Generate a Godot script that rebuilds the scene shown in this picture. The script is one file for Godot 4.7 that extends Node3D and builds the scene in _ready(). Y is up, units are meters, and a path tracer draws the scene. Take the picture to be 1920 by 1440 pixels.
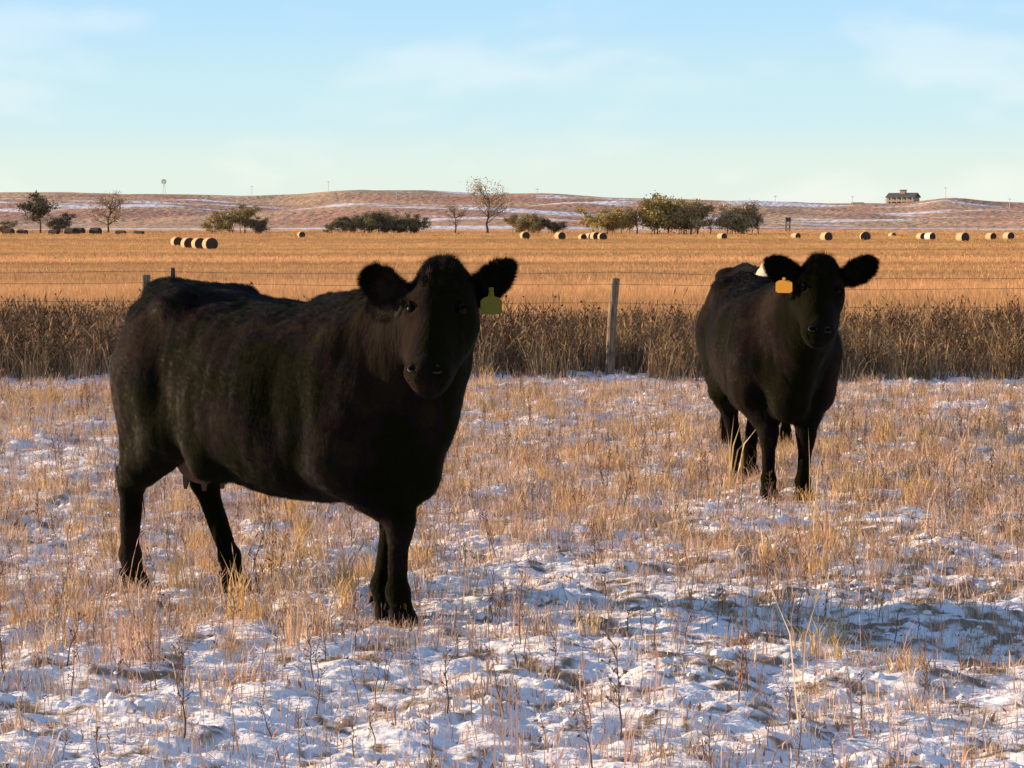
extends Node3D
# ---------------------------------------------------------------- constants of the place
const EYE := 1.58
const FOCAL := 4200.0
const PITCH := 3.95
var rng := RandomNumberGenerator.new()
var noise_big := FastNoiseLite.new()
var noise_mid := FastNoiseLite.new()
var noise_fine := FastNoiseLite.new()
var noise_cell := FastNoiseLite.new()
var to_sun := Vector3.ZERO
var mats := {}
var taken := {}
var hoof_spots: Array = []   # right hind, left hind, right fore, left fore of the near cow, then of the second one

# ---------------------------------------------------------------- small helpers
func at(px: float, py: float, depth: float) -> Vector3:
	var p := deg_to_rad(PITCH)
	var d := Vector3((px - 960.0) / FOCAL, -(py - 720.0) / FOCAL, -1.0).rotated(Vector3.RIGHT, -p)
	return Vector3(0, EYE, 0) + d * (depth / -d.z)

func spot(px: float, py: float) -> Vector3:   # the point of the level pasture seen at a pixel of the photograph
	var d := EYE * FOCAL / (py - 430.0)
	var v := at(px, py, d)
	v.y = 0.0
	return v

func numbered(called: String) -> String:
	var n: int = taken.get(called, -1) + 1
	taken[called] = n
	return called if n == 0 else "%s_%03d" % [called, n]

func tag(o: Node3D, label: String, category: String, group := "", kind := "") -> Node3D:
	if label: o.set_meta("label", label)
	if category: o.set_meta("category", category)
	if group: o.set_meta("group", group)
	if kind: o.set_meta("kind", kind)
	return o

func thing(called: String, where: Vector3, turn := 0.0) -> Node3D:
	var o := Node3D.new()
	o.name = numbered(called)
	add_child(o, true)
	o.position = where
	o.rotation.y = turn
	return o

func put(called: String, mesh: Mesh, mat: Material, parent: Node3D = null) -> MeshInstance3D:
	var o := MeshInstance3D.new()
	o.name = called if parent else numbered(called)
	o.mesh = mesh
	o.material_override = mat
	(parent if parent else self).add_child(o, true)
	return o

func mat(c: Color, rough := 0.9, spec := 0.3) -> StandardMaterial3D:   # c is linear
	var m := StandardMaterial3D.new()
	m.albedo_color = c.linear_to_srgb()
	m.roughness = rough
	m.metallic_specular = spec
	return m

func tinted(rough := 0.9, spec := 0.2, back := 0.0) -> StandardMaterial3D:
	var m := StandardMaterial3D.new()
	m.vertex_color_use_as_albedo = true
	m.roughness = rough
	m.metallic_specular = spec
	if back > 0.0:
		m.backlight_enabled = true
		m.backlight = Color(back, back, back)
	return m

func noise_tex(freq: float, oct: int, sd: int, normal := false, strength := 4.0, size := 512) -> NoiseTexture2D:
	var n := FastNoiseLite.new()
	n.seed = sd
	n.noise_type = FastNoiseLite.TYPE_SIMPLEX_SMOOTH
	n.frequency = freq
	n.fractal_octaves = oct
	var t := NoiseTexture2D.new()
	t.width = size
	t.height = size
	t.seamless = true
	t.noise = n
	t.as_normal_map = normal
	t.bump_strength = strength
	return t

# plain triangle soup with per-vertex colours
class Soup:
	var v := PackedVector3Array()
	var n := PackedVector3Array()
	var c := PackedColorArray()
	var ix := PackedInt32Array()
	func tri(a: Vector3, b: Vector3, d: Vector3, col: Color) -> void:
		var nn := (d - a).cross(b - a).normalized()
		var k := v.size()
		v.append(a); v.append(b); v.append(d)
		for i in 3:
			n.append(nn); c.append(col); ix.append(k + i)
	func quad(a: Vector3, b: Vector3, d: Vector3, e: Vector3, col: Color) -> void:
		tri(a, b, d, col); tri(a, d, e, col)
	func box(lo: Vector3, hi: Vector3, col := Color.WHITE, t := Transform3D.IDENTITY) -> void:
		var p: Array[Vector3] = []
		for i in 8:
			p.append(t * Vector3(hi.x if i & 1 else lo.x, hi.y if i & 2 else lo.y, hi.z if i & 4 else lo.z))
		quad(p[0], p[2], p[3], p[1], col); quad(p[5], p[7], p[6], p[4], col)
		quad(p[4], p[6], p[2], p[0], col); quad(p[1], p[3], p[7], p[5], col)
		quad(p[2], p[6], p[7], p[3], col); quad(p[0], p[1], p[5], p[4], col)
	func tube(pts: Array, radii: Array, sides: int, col: Color, cap := true) -> void:   # smooth tapered tube along points
		var k := v.size()
		var m := pts.size()
		for i in m:
			var p: Vector3 = pts[i]
			var dir: Vector3 = (pts[mini(i + 1, m - 1)] - pts[maxi(i - 1, 0)]).normalized()
			var u := dir.cross(Vector3.RIGHT if absf(dir.x) < 0.8 else Vector3.UP).normalized()
			var w := dir.cross(u)
			for s in sides:
				var a := TAU * s / sides
				var o := u * cos(a) + w * sin(a)
				v.append(p + o * float(radii[i])); n.append(o); c.append(col)
		for i in m - 1:
			for s in sides:
				var a := k + i * sides + s
				var b := k + i * sides + (s + 1) % sides
				ix.append_array(PackedInt32Array([a, a + sides, b, b, a + sides, b + sides]))
		if cap:
			for e in [0, m - 1]:
				var q := v.size()
				var p: Vector3 = pts[e]
				var dir: Vector3 = (pts[0] - pts[1]).normalized() if e == 0 else (pts[m - 1] - pts[m - 2]).normalized()
				v.append(p); n.append(dir); c.append(col)
				for s in sides:
					v.append(v[k + e * sides + s]); n.append(dir); c.append(col)
				for s in sides:
					ix.append_array(PackedInt32Array([q, q + 1 + s, q + 1 + (s + 1) % sides] if e == 0 else [q, q + 1 + (s + 1) % sides, q + 1 + s]))
	func mesh() -> ArrayMesh:
		var a := []
		a.resize(Mesh.ARRAY_MAX)
		a[Mesh.ARRAY_VERTEX] = v
		a[Mesh.ARRAY_NORMAL] = n
		a[Mesh.ARRAY_COLOR] = c
		a[Mesh.ARRAY_INDEX] = ix
		var m := ArrayMesh.new()
		m.add_surface_from_arrays(Mesh.PRIMITIVE_TRIANGLES, a)
		return m

func scatter(called: String, mesh: Mesh, m: Material, where: Array, cols: PackedColorArray, parent: Node3D = null) -> MultiMeshInstance3D:
	var mm := MultiMesh.new()
	mm.transform_format = MultiMesh.TRANSFORM_3D
	mm.use_colors = true
	mm.mesh = mesh
	mm.instance_count = where.size()
	for i in where.size():
		mm.set_instance_transform(i, where[i])
		mm.set_instance_color(i, cols[i])
	var o := MultiMeshInstance3D.new()
	o.name = called if parent else numbered(called)
	o.multimesh = mm
	o.material_override = m
	o.set_meta("kind", "stuff")
	(parent if parent else self).add_child(o, true)
	return o

# ---------------------------------------------------------------- the land
func lerp_table(t: Array, x: float) -> float:
	if x <= t[0][0]: return t[0][1]
	for i in range(1, t.size()):
		if x <= t[i][0]:
			var k := smoothstep(0.0, 1.0, (x - t[i - 1][0]) / (t[i][0] - t[i - 1][0]))
			return lerpf(t[i - 1][1], t[i][1], k)
	return t[-1][1]

const PLAIN := [[0, 0.0], [45, 0.0], [120, -0.35], [250, -0.8], [360, -0.6], [600, 0.1], [750, 1.0], [900, 1.6]]
const RIDGE := [[-600, 24.0], [0, 22.5], [300, 24.5], [500, 22.8], [700, 26.0], [1000, 24.8], [1200, 21.0], [1450, 19.0], [1600, 17.2], [1690, 16.6], [1780, 18.6], [1920, 16.4], [2500, 15.0]]
const FAR_RIDGE := 1450.0

func land(x: float, depth: float) -> float:
	var y := lerp_table(PLAIN, depth)
	if depth > 640.0:
		var bearing := x / depth * FOCAL + 960.0
		var top := lerp_table(RIDGE, bearing)
		var t := (depth - 700.0) / (FAR_RIDGE - 700.0)
		var s := smoothstep(0.0, 1.0, clampf(t, 0.0, 1.0)) * 0.55 + clampf(t, 0.0, 1.0) * 0.45
		if t > 1.0: s = maxf(0.0, 1.0 - (t - 1.0) * 0.6)
		y = lerpf(y, top, s)
		var folds := noise_big.get_noise_2d(x * 0.35, depth * 0.45) * 6.0 + noise_big.get_noise_2d(x * 0.9 + 300.0, depth * 1.2) * 1.4
		y += folds * smoothstep(720.0, 900.0, depth) * (1.0 - 0.75 * smoothstep(1250.0, 1450.0, depth))
	return y

func snow_rise(x: float, depth: float) -> float:   # relief of the trampled pasture, in metres
	var h := noise_big.get_noise_2d(x * 9.0, depth * 9.0) * 0.05
	h += noise_mid.get_noise_2d(x, depth) * 0.045
	var clod := noise_cell.get_noise_2d(x, depth)
	h += clampf(-clod - 0.25, 0.0, 0.6) * 0.022
	h += noise_fine.get_noise_2d(x * 0.8, depth * 1.2) * 0.022
	h *= 1.0 + 0.35 * smoothstep(10.0, 12.5, depth)
	h += noise_fine.get_noise_2d(x * 2.1 + 40.0, depth * 2.6) * 0.011
	if depth > 8.0 and depth < 15.0:   # trodden flat round the hooves
		for q in hoof_spots:
			var w: float = absf(q.x - x) + absf(q.z + depth)
			if w < 0.4: h *= smoothstep(0.08, 0.4, w)
	return h

func bare(x: float, depth: float) -> float:   # 0 snow .. 1 bare turf
	var b := noise_big.get_noise_2d(x * 16.0 + 90.0, depth * 9.0) * 0.45 + noise_mid.get_noise_2d(x * 1.9 + 40.0, depth * 2.2) * 0.75 + noise_fine.get_noise_2d(x * 0.9 + 9.0, depth * 1.3) * 0.85
	b += lerpf(-0.24, -0.16, smoothstep(7.5, 11.5, depth)) - 0.28 * smoothstep(21.5, 23.0, depth)
	b += 0.18 * smoothstep(0.0, 2.0, x)
	return smoothstep(0.10, 0.28, b)

func sheet(x0: float, x1: float, d0: float, d1: float, step: float, height: Callable, color: Callable) -> ArrayMesh:
	var nx := int(round((x1 - x0) / step)) + 1
	var nz := int(round((d1 - d0) / step)) + 1
	var hs := PackedFloat32Array()
	hs.resize(nx * nz)
	var v := PackedVector3Array(); v.resize(nx * nz)
	var c := PackedColorArray(); c.resize(nx * nz)
	var nn := PackedVector3Array(); nn.resize(nx * nz)
	for j in nz:
		for i in nx:
			var x := x0 + i * step
			var d := d0 + j * step
			v[j * nx + i] = Vector3(x, height.call(x, d), -d)
			c[j * nx + i] = color.call(x, d)
	for j in nz:
		for i in nx:
			var l := v[j * nx + maxi(i - 1, 0)]
			var r := v[j * nx + mini(i + 1, nx - 1)]
			var a := v[maxi(j - 1, 0) * nx + i]
			var b := v[mini(j + 1, nz - 1) * nx + i]
			nn[j * nx + i] = (r - l).cross(b - a).normalized()
	var ix := PackedInt32Array(); ix.resize((nx - 1) * (nz - 1) * 6)
	var k := 0
	for j in nz - 1:
		for i in nx - 1:
			var p := j * nx + i
			ix[k] = p; ix[k + 1] = p + nx; ix[k + 2] = p + 1
			ix[k + 3] = p + 1; ix[k + 4] = p + nx; ix[k + 5] = p + nx + 1
			k += 6
	var arr := []
	arr.resize(Mesh.ARRAY_MAX)
	arr[Mesh.ARRAY_VERTEX] = v
	arr[Mesh.ARRAY_NORMAL] = nn
	arr[Mesh.ARRAY_COLOR] = c
	arr[Mesh.ARRAY_INDEX] = ix
	var m := ArrayMesh.new()
	m.add_surface_from_arrays(Mesh.PRIMITIVE_TRIANGLES, arr)
	return m

func pasture_color(x: float, d: float) -> Color:
	var b := bare(x, d)
	var turf := Color(0.17, 0.115, 0.07).lerp(Color(0.24, 0.17, 0.10), 0.5 + 0.5 * noise_fine.get_noise_2d(x * 2.0 + 7.0, d * 2.0))
	return Color(0.84, 0.84, 0.86).lerp(turf, b * 0.92)

func hill_color(x: float, d: float) -> Color:
	var f := 0.5 + 0.5 * noise_big.get_noise_2d(x * 0.5 + 200.0, d * 1.2)
	var g := 0.5 + 0.5 * noise_big.get_noise_2d(x * 2.6, d * 3.0 + 77.0)
	var c := Color(0.50, 0.29, 0.20).lerp(Color(0.56, 0.40, 0.25), smoothstep(0.35, 0.7, f))
	c = c.lerp(Color(0.34, 0.20, 0.17), smoothstep(0.5, 0.8, g) * 0.6)
	var s := noise_big.get_noise_2d(x * 0.45 + 900.0, d * 1.5) + 0.35 * noise_big.get_noise_2d(x * 2.0, d * 5.0)
	var low := 1.0 - smoothstep(1150.0, 1400.0, d)
	var snow := smoothstep(0.30, 0.48, s + 0.06 * low)
	snow = maxf(snow, smoothstep(1.0, 0.7, Vector2((x + 165.0) / 34.0, (d - 985.0) / 34.0).length() + 0.5 * g))
	snow = maxf(snow, smoothstep(1.0, 0.75, Vector2((x + 70.0) / 60.0, (d - 1120.0) / 26.0).length() + 0.4 * g))
	snow = maxf(snow, smoothstep(1.0, 0.6, Vector2((x - 232.0) / 46.0, (d - 1395.0) / 60.0).length() + 0.3 * g))
	snow = maxf(snow, 0.85 * smoothstep(1.0, 0.6, absf(d - 742.0 - 18.0 * g) / 20.0) * smoothstep(0.3, 0.5, f))
	return c.lerp(Color(0.80, 0.80, 0.84), snow * 0.9)

func field_color(x: float, d: float) -> Color:
	var f := 0.5 + 0.5 * noise_big.get_noise_2d(x * 0.6, d * 1.4)
	return Color(0.55, 0.30, 0.13).lerp(Color(0.62, 0.37, 0.17), f)

func build_land() -> void:
	var snow := tinted(0.75, 0.25)
	snow.normal_enabled = true
	snow.normal_texture = noise_tex(0.02, 4, 5, true, 6.0)
	snow.normal_scale = 0.9
	snow.uv1_triplanar = true
	snow.uv1_world_triplanar = true
	snow.uv1_scale = Vector3(2.3, 2.3, 2.3)
	var near := sheet(-3.8, 3.8, 4.6, 12.0, 0.024, func(x, d): return snow_rise(x, d), pasture_color)
	put("snowy_ground", near, snow).set_meta("kind", "structure")
	var rest := sheet(-11.0, 11.0, 2.0, 25.0, 0.055, func(x, d):
		var inside := minf(minf(3.8 - absf(x), 12.0 - d), d - 4.6)
		return snow_rise(x, d) - 0.09 * smoothstep(0.0, 0.25, inside), pasture_color)
	put("snowy_ground", rest, snow).set_meta("kind", "structure")
	var soil := tinted(0.95, 0.1)
	# the open ground: one sheet of ever larger cells out to the hills and behind the camera
	var xs := PackedFloat32Array()
	var ds := PackedFloat32Array()
	for i in range(-44, 45):
		xs.append(signf(i) * (pow(absf(i) / 44.0, 3.2) * 2600.0 + absf(i) * 3.0))
	var d := -400.0
	while d < 700.0:
		ds.append(d)
		d += 40.0 if d < -20.0 else 2.0 if d < 60.0 else d * 0.035
	ds.append(705.0)
	var g := Soup.new()
	for j in ds.size():
		for i in xs.size():
			var y := land(xs[i], ds[j]) - 0.01
			var c := field_color(xs[i], ds[j])
			if ds[j] < 25.5: c = Color(0.55, 0.5, 0.47)
			if absf(xs[i]) < 11.5 and ds[j] > 1.0 and ds[j] < 25.5: y -= 0.16
			g.v.append(Vector3(xs[i], y, -ds[j])); g.n.append(Vector3.UP); g.c.append(c)
	for j in ds.size() - 1:
		for i in xs.size() - 1:
			var p := j * xs.size() + i
			var q := p + xs.size()
			g.ix.append_array(PackedInt32Array([p, q, p + 1, p + 1, q, q + 1]))
	put("field_ground", g.mesh(), soil).set_meta("kind", "structure")
	var hill := tinted(0.95, 0.1)
	hill.normal_enabled = true
	hill.normal_texture = noise_tex(0.03, 5, 11, true, 10.0)
	hill.normal_scale = 0.45
	hill.uv1_triplanar = true
	hill.uv1_world_triplanar = true
	hill.uv1_scale = Vector3(0.012, 0.012, 0.012)
	put("hills", sheet(-760.0, 760.0, 700.0, 2300.0, 5.0, land, hill_color), hill).set_meta("kind", "structure")

# ---------------------------------------------------------------- dry grasses
func bundle(n: int, h0: float, h1: float, spread: float, width: float, lean: float, sd: int, c0: Color, c1: Color, seeds := 0.0) -> ArrayMesh:
	var r := RandomNumberGenerator.new()
	r.seed = sd
	var s := Soup.new()
	for i in n:
		var a := r.randf() * TAU
		var base := Vector3(cos(a), 0, sin(a)) * spread * sqrt(r.randf())
		var b := r.randf() * TAU
		var out := Vector3(cos(b), 0, sin(b))
		var h := lerpf(h0, h1, r.randf())
		var l := lean * r.randf_range(0.1, 1.0) * h
		var mid := base + out * l * 0.35 + Vector3.UP * h * 0.58
		var tip := base + out * l + Vector3.UP * h * r.randf_range(0.82, 1.0)
		var f := r.randf() * TAU
		var w := Vector3(cos(f), 0, sin(f)) * width * 0.5 * r.randf_range(0.7, 1.3)
		var col := c0.lerp(c1, r.randf())
		s.quad(base - w + Vector3.DOWN * 0.03, mid - w * 0.85, mid + w * 0.85, base + w + Vector3.DOWN * 0.03, col)
		s.tri(mid - w * 0.85, tip, mid + w * 0.85, col)
		if r.randf() < seeds:
			var u := (tip - mid).normalized() * width * 7.0
			var sw := w * 1.9
			s.quad(tip - u, tip - u * 0.4 - sw, tip + u * 0.6, tip - u * 0.3 + sw, col.lerp(Color(0.3, 0.2, 0.12), 0.4))
	return s.mesh()

func weed(sd: int, h: float, branches: int, col: Color, twig: float) -> ArrayMesh:   # a dead forb: stalk, side twigs, dry heads
	var r := RandomNumberGenerator.new()
	r.seed = sd
	var s := Soup.new()
	var pts := [Vector3(0, -0.03, 0)]
	var rad := [twig]
	var p := Vector3.ZERO
	for i in 5:
		p += Vector3(r.randf_range(-0.06, 0.06), 0.2, r.randf_range(-0.06, 0.06)) * h
		pts.append(p); rad.append(twig * (1.0 - 0.16 * i))
	s.tube(pts, rad, 4, col, false)
	for i in branches:
		var t := r.randf_range(0.3, 1.0)
		var b: Vector3 = pts[int(t * 4.99)].lerp(pts[mini(int(t * 4.99) + 1, 5)], fposmod(t * 4.99, 1.0))
		var a := r.randf() * TAU
		var e := b + Vector3(cos(a), r.randf_range(0.6, 1.6), sin(a)) * h * r.randf_range(0.05, 0.13)
		s.tube([b, e], [twig * 0.5, twig * 0.35], 3, col, false)
		for q in 3:   # shrivelled leaves and seed heads
			var c := b.lerp(e, r.randf_range(0.5, 1.1))
			var u := Vector3(r.randf_range(-1, 1), r.randf_range(-1, 1), r.randf_range(-1, 1)).normalized() * h * r.randf_range(0.015, 0.035)
			var w := u.cross(Vector3(r.randf_range(-1, 1), r.randf_range(-1, 1), r.randf_range(-1, 1))).normalized() * u.length() * 0.6
			s.quad(c - u, c - w, c + u, c + w, col.lerp(Color(0.2, 0.13, 0.08), r.randf() * 0.6))
	return s.mesh()

func stands(count: int, sd: int, d0: float, d1: float, half: Callable, keep: Callable, s0: float, s1: float, tint: Callable) -> Array:
	var r := RandomNumberGenerator.new()
	r.seed = sd
	var where := []
	var cols := PackedColorArray()
	var tries := 0
	while where.size() < count and tries < count * 12:
		tries += 1
		var d := sqrt(lerpf(d0 * d0, d1 * d1, r.randf()))
		var x: float = r.randf_range(-1, 1) * half.call(d)
		if r.randf() > keep.call(x, d): continue
		var sc := lerpf(s0, s1, r.randf() * r.randf())
		var y := snow_rise(x, d) if d < 25.0 else land(x, d)
		var b := Basis(Vector3.UP, r.randf() * TAU).scaled(Vector3(sc, sc * r.randf_range(0.8, 1.25), sc))
		b = Basis(Vector3(r.randf_range(-1, 1), 0, r.randf_range(-1, 1)).normalized(), r.randf() * 0.22) * b
		where.append(Transform3D(b, Vector3(x, y - 0.005, -d)))
		cols.append(tint.call(x, d, r))
	return [where, cols]

func frame_half(d: float) -> float:
	return d * 0.262 + 0.9

func straw_tint(x: float, d: float, r: RandomNumberGenerator) -> Color:
	var k := r.randf_range(0.75, 1.15)
	var p := r.randf()
	return Color(k, k * lerpf(0.88, 1.0, p), k * lerpf(0.80, 1.0, p))

func clump_density(x: float, d: float) -> float:
	var k := noise_big.get_noise_2d(x * 14.0 + 33.0, d * 9.0)
	var far := smoothstep(7.0, 13.0, d)
	var q := smoothstep(-0.25 - 0.2 * far, 0.45, k + 0.25 * far - 0.05)
	# the thick stand under the near cow's belly and to the left of her front hooves
	q += 1.2 * smoothstep(1.0, 0.3, Vector2((x + 1.25) / 0.75, (d - 8.75) / 0.85).length())
	q += 0.6 * smoothstep(1.0, 0.3, Vector2((x + 0.75) / 0.5, (d - 9.9) / 0.9).length())
	q += 0.5 * smoothstep(1.0, 0.3, Vector2((x - 1.4) / 0.9, (d - 10.8) / 1.0).length())
	q *= 1.0 - 0.85 * smoothstep(20.3, 22.3, d)
	q *= 1.0 - 0.7 * smoothstep(1.3, 0.5, Vector2((x - 1.55) / 0.8, (d - 12.2) / 1.4).length())
	return clampf(q * lerpf(0.5, 0.9, far), 0.0, 1.0)

func build_grass() -> void:
	var straw := tinted(0.8, 0.25, 0.7)
	var rankm := tinted(0.85, 0.2, 0.3)
	mats["straw"] = straw
	mats.hay = tinted(0.8, 0.2, 0.8)
	var tan0 := Color(0.52, 0.37, 0.22)
	var tan1 := Color(0.86, 0.70, 0.54)
	var half := frame_half
	for k in 3:
		var a := stands(3100, 100 + k, 5.6, 22.8, half, clump_density, 0.6, 1.5, straw_tint)
		tag(scatter("short_grass", bundle(16, 0.03, 0.12, 0.08, 0.0042, 1.0, 20 + k, tan0, tan1), straw, a[0], a[1]), "short dry tan grass poking through the trampled snow", "grass")
	for k in 2:
		var a := stands(340, 140 + k, 6.0, 22.0, half, clump_density, 0.7, 1.5, straw_tint)
		tag(scatter("bunch_grass", bundle(30, 0.06, 0.19, 0.06, 0.0045, 0.7, 40 + k, Color(0.60, 0.40, 0.17), Color(0.72, 0.54, 0.28), 0.2), straw, a[0], a[1]), "taller golden bunches of dry grass on the snow", "grass")
	for k in 3:
		var a := stands(1900, 160 + k, 5.4, 22.5, half, func(x, d): return 0.55 + 0.45 * clump_density(x, d), 0.5, 1.4, func(x, d, r): return Color(1, r.randf_range(0.82, 1.0), r.randf_range(0.75, 1.0)) * r.randf_range(0.7, 1.05))
		tag(scatter("thin_stems", bundle(3, 0.06, 0.27, 0.05, 0.0040, 0.35, 60 + k, Color(0.58, 0.35, 0.25), Color(0.70, 0.50, 0.38), 0.5), straw, a[0], a[1]), "thin pinkish dead stems standing singly in the snow", "grass")
	for k in 3:
		var a := stands(1300, 180 + k, 5.4, 22.5, half, func(x, d): return 0.5 + 0.4 * clump_density(x, d), 0.35, 1.2, func(x, d, r): return Color(1, 0.95, 0.9) * r.randf_range(0.6, 1.1))
		tag(scatter("dead_weeds", weed(80 + k, 0.2, 9, Color(0.26, 0.16, 0.10), 0.0028), straw, a[0], a[1]), "small dark dead weeds scattered over the pasture", "weeds")
	for k in 3:
		var a := stands(7000, 120 + k, 5.4, 22.9, half, func(x, d): return 0.45 + 0.55 * maxf(bare(x, d), smoothstep(-0.3, 0.3, noise_mid.get_noise_2d(x * 0.6 + 11.0, d * 0.6))), 0.6, 1.5, straw_tint)
		tag(scatter("stubble", bundle(9, 0.012, 0.075, 0.06, 0.0042, 1.3, 130 + k, Color(0.38, 0.25, 0.16), Color(0.82, 0.66, 0.48)), straw, a[0], a[1]), "short broken stubble all through the thin snow", "grass")
	var bits := Soup.new()
	var br := RandomNumberGenerator.new()
	br.seed = 93
	for i in 7:
		var c := Vector3(br.randf_range(-0.08, 0.08), br.randf_range(0.0, 0.012), br.randf_range(-0.08, 0.08))
		var u := Vector3(br.randf_range(-1, 1), br.randf_range(-0.3, 0.5), br.randf_range(-1, 1)).normalized() * br.randf_range(0.008, 0.03)
		var w := u.cross(Vector3(br.randf_range(-0.4, 0.4), 1, br.randf_range(-0.4, 0.4))).normalized() * br.randf_range(0.002, 0.007)
		bits.quad(c - u, c - w, c + u, c + w, Color(0.30, 0.19, 0.12).lerp(Color(0.55, 0.40, 0.26), br.randf()))
	var lit := stands(9000, 94, 5.4, 22.8, half, func(x, d): return 0.4 + 0.6 * bare(x, d), 0.6, 1.5, straw_tint)
	tag(scatter("leaf_litter", bits.mesh(), straw, lit[0], lit[1]), "broken straw and dead leaves strewn over the snow", "litter")
	var stalks := [
		["grass_clump", 441, 1178, bundle(36, 0.12, 0.34, 0.05, 0.005, 0.4, 601, Color(0.72, 0.48, 0.20), Color(0.85, 0.62, 0.32), 0.4), "tall golden clump of grass in front of the near cow's far hind hoof"],
		["grass_clump", 585, 1235, bundle(60, 0.10, 0.28, 0.10, 0.0045, 0.5, 602, Color(0.58, 0.38, 0.24), Color(0.72, 0.52, 0.34), 0.3), "thick tan clump of grass on the snow between the near cow's legs and the camera"],
		["grass_clump", 250, 1262, bundle(60, 0.08, 0.22, 0.11, 0.0045, 0.6, 603, Color(0.60, 0.35, 0.24), Color(0.72, 0.48, 0.32), 0.3), "reddish tan clump of grass below the near cow's rump"],
		["grass_clump", 1512, 1250, bundle(34, 0.06, 0.17, 0.06, 0.0045, 0.8, 604, Color(0.70, 0.46, 0.18), Color(0.82, 0.60, 0.28)), "small golden tuft beside the single tall bent stalk"],
		["grass_clump", 1440, 1064, bundle(40, 0.08, 0.22, 0.05, 0.0045, 0.6, 605, Color(0.72, 0.48, 0.22), Color(0.84, 0.62, 0.34)), "bright upright tuft below the head on cow's left legs in the picture"],
		["grass_clump", 1548, 1040, bundle(46, 0.12, 0.30, 0.08, 0.005, 0.4, 606, Color(0.62, 0.42, 0.22), Color(0.76, 0.56, 0.32), 0.3), "tan clump standing just in front of the head on cow's right forehoof in the picture"],
		["grass_clump", 1376, 918, bundle(9, 0.28, 0.50, 0.10, 0.008, 0.5, 607, Color(0.70, 0.52, 0.26), Color(0.80, 0.62, 0.34)), "long pale crossing stalks over the head on cow's hind legs"],
		["grass_clump", 1528, 972, bundle(5, 0.35, 0.56, 0.05, 0.008, 0.35, 608, Color(0.66, 0.48, 0.24), Color(0.78, 0.58, 0.32)), "few long stalks crossing the head on cow's foreleg"],
		["grass_stalk", 1497, 1376, bundle(2, 0.46, 0.52, 0.01, 0.006, 0.28, 609, Color(0.74, 0.56, 0.34), Color(0.80, 0.62, 0.40), 1.0), "single tall bent pale stalk standing in the right foreground"],
		["weed_stalk", 1164, 1400, weed(610, 0.30, 16, Color(0.20, 0.14, 0.09), 0.003), "dark knobbly weed stalk in the middle foreground snow"],
		["weed_stalk", 346, 1420, weed(611, 0.26, 12, Color(0.16, 0.11, 0.08), 0.003), "dark weed stalk in the left foreground snow"],
		["weed_stalk", 1104, 1392, weed(612, 0.24, 9, Color(0.62, 0.34, 0.24), 0.003), "pinkish weed stalk just left of the dark knobbly one"],
		["weed_stalk", 1384, 1352, weed(613, 0.22, 9, Color(0.34, 0.17, 0.11), 0.003), "rust red weed stalk left of the single tall bent stalk"]]
	for q in stalks:
		var where: Vector3 = spot(q[1], q[2])
		where.y = snow_rise(where.x, -where.z)
		var o := put(q[0], q[3], straw)
		o.position = where
		tag(o, q[4], "weed" if q[0] == "weed_stalk" else "grass", "single stalks and clumps standing out of the snow")
	# the tall rank growth along the fence
	var rank := func(x, d): return 0.35 + 0.65 * smoothstep(-0.3, 0.35, noise_big.get_noise_2d(x * 6.0, d * 9.0)) * smoothstep(23.5, 24.6, d + 1.3 * noise_big.get_noise_2d(x * 22.0, 5.0)) if d > 23.0 and not (d < 24.1 and x > 0.7 and x < 1.4) else 0.0
	var wide := func(d): return d * 0.26 + 2.5
	var dull := func(x, d, r):
		var k: float = r.randf_range(0.55, 1.1)
		return Color(k, k * r.randf_range(0.9, 1.02), k * r.randf_range(0.8, 0.98))
	for k in 3:
		var a := stands(2300, 200 + k, 23.1, 33.0, wide, rank, 0.7, 1.2, dull)
		tag(scatter("fence_line_grass", bundle(26, 0.15, 0.55, 0.18, 0.010, 0.8, 210 + k, Color(0.22, 0.145, 0.09), Color(0.50, 0.34, 0.19), 0.3), rankm, a[0], a[1]), "tall dark brown rank grass along the wire fence", "grass")
	for k in 2:
		var a := stands(1500, 230 + k, 23.1, 30.0, wide, rank, 0.6, 1.15, dull)
		tag(scatter("fence_line_weeds", weed(240 + k, 0.60, 26, Color(0.13, 0.085, 0.06), 0.006), rankm, a[0], a[1]), "dark tangled dead weeds behind the fence posts", "weeds")
	var a2 := stands(1700, 250, 23.1, 30.0, wide, rank, 0.8, 1.3, straw_tint)
	tag(scatter("pale_stalks", bundle(5, 0.3, 0.62, 0.14, 0.012, 0.6, 251, Color(0.55, 0.38, 0.19), Color(0.64, 0.48, 0.27), 0.4), straw, a2[0], a2[1]), "pale leaning stalks among the dark fence line growth", "grass")
	# the hay field
	var ripe := func(x, d, r):
		var row := 1.1 * noise_big.get_noise_2d(x * 0.12 + 50.0, d * 2.2) + 0.9 * noise_big.get_noise_2d(x * 0.3 + 20.0, d * 9.0)
		var k: float = r.randf_range(0.85, 1.1) * (0.97 + 0.42 * row)
		if d > 372.0 and d < 392.0: k *= 0.62
		var g := smoothstep(0.1, 0.5, noise_big.get_noise_2d(x * 0.25, d * 1.8 + 400.0)) * 0.22
		return Color(k * (1.0 - g * 0.3), k, k * (1.0 - g))
	var gold0 := Color(0.56, 0.325, 0.15)
	var gold1 := Color(0.68, 0.43, 0.22)
	var any := func(_x, _d): return 1.0
	var field_half := func(d): return d * 0.30 + 4.0
	var bands := [[30.0, 60.0, 5200, 1.0, 0.30], [55.0, 130.0, 10000, 1.5, 0.17], [125.0, 270.0, 16000, 2.2, 0.13], [260.0, 450.0, 16000, 3.2, 0.13], [440.0, 720.0, 9000, 5.0, 0.18]]
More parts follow.
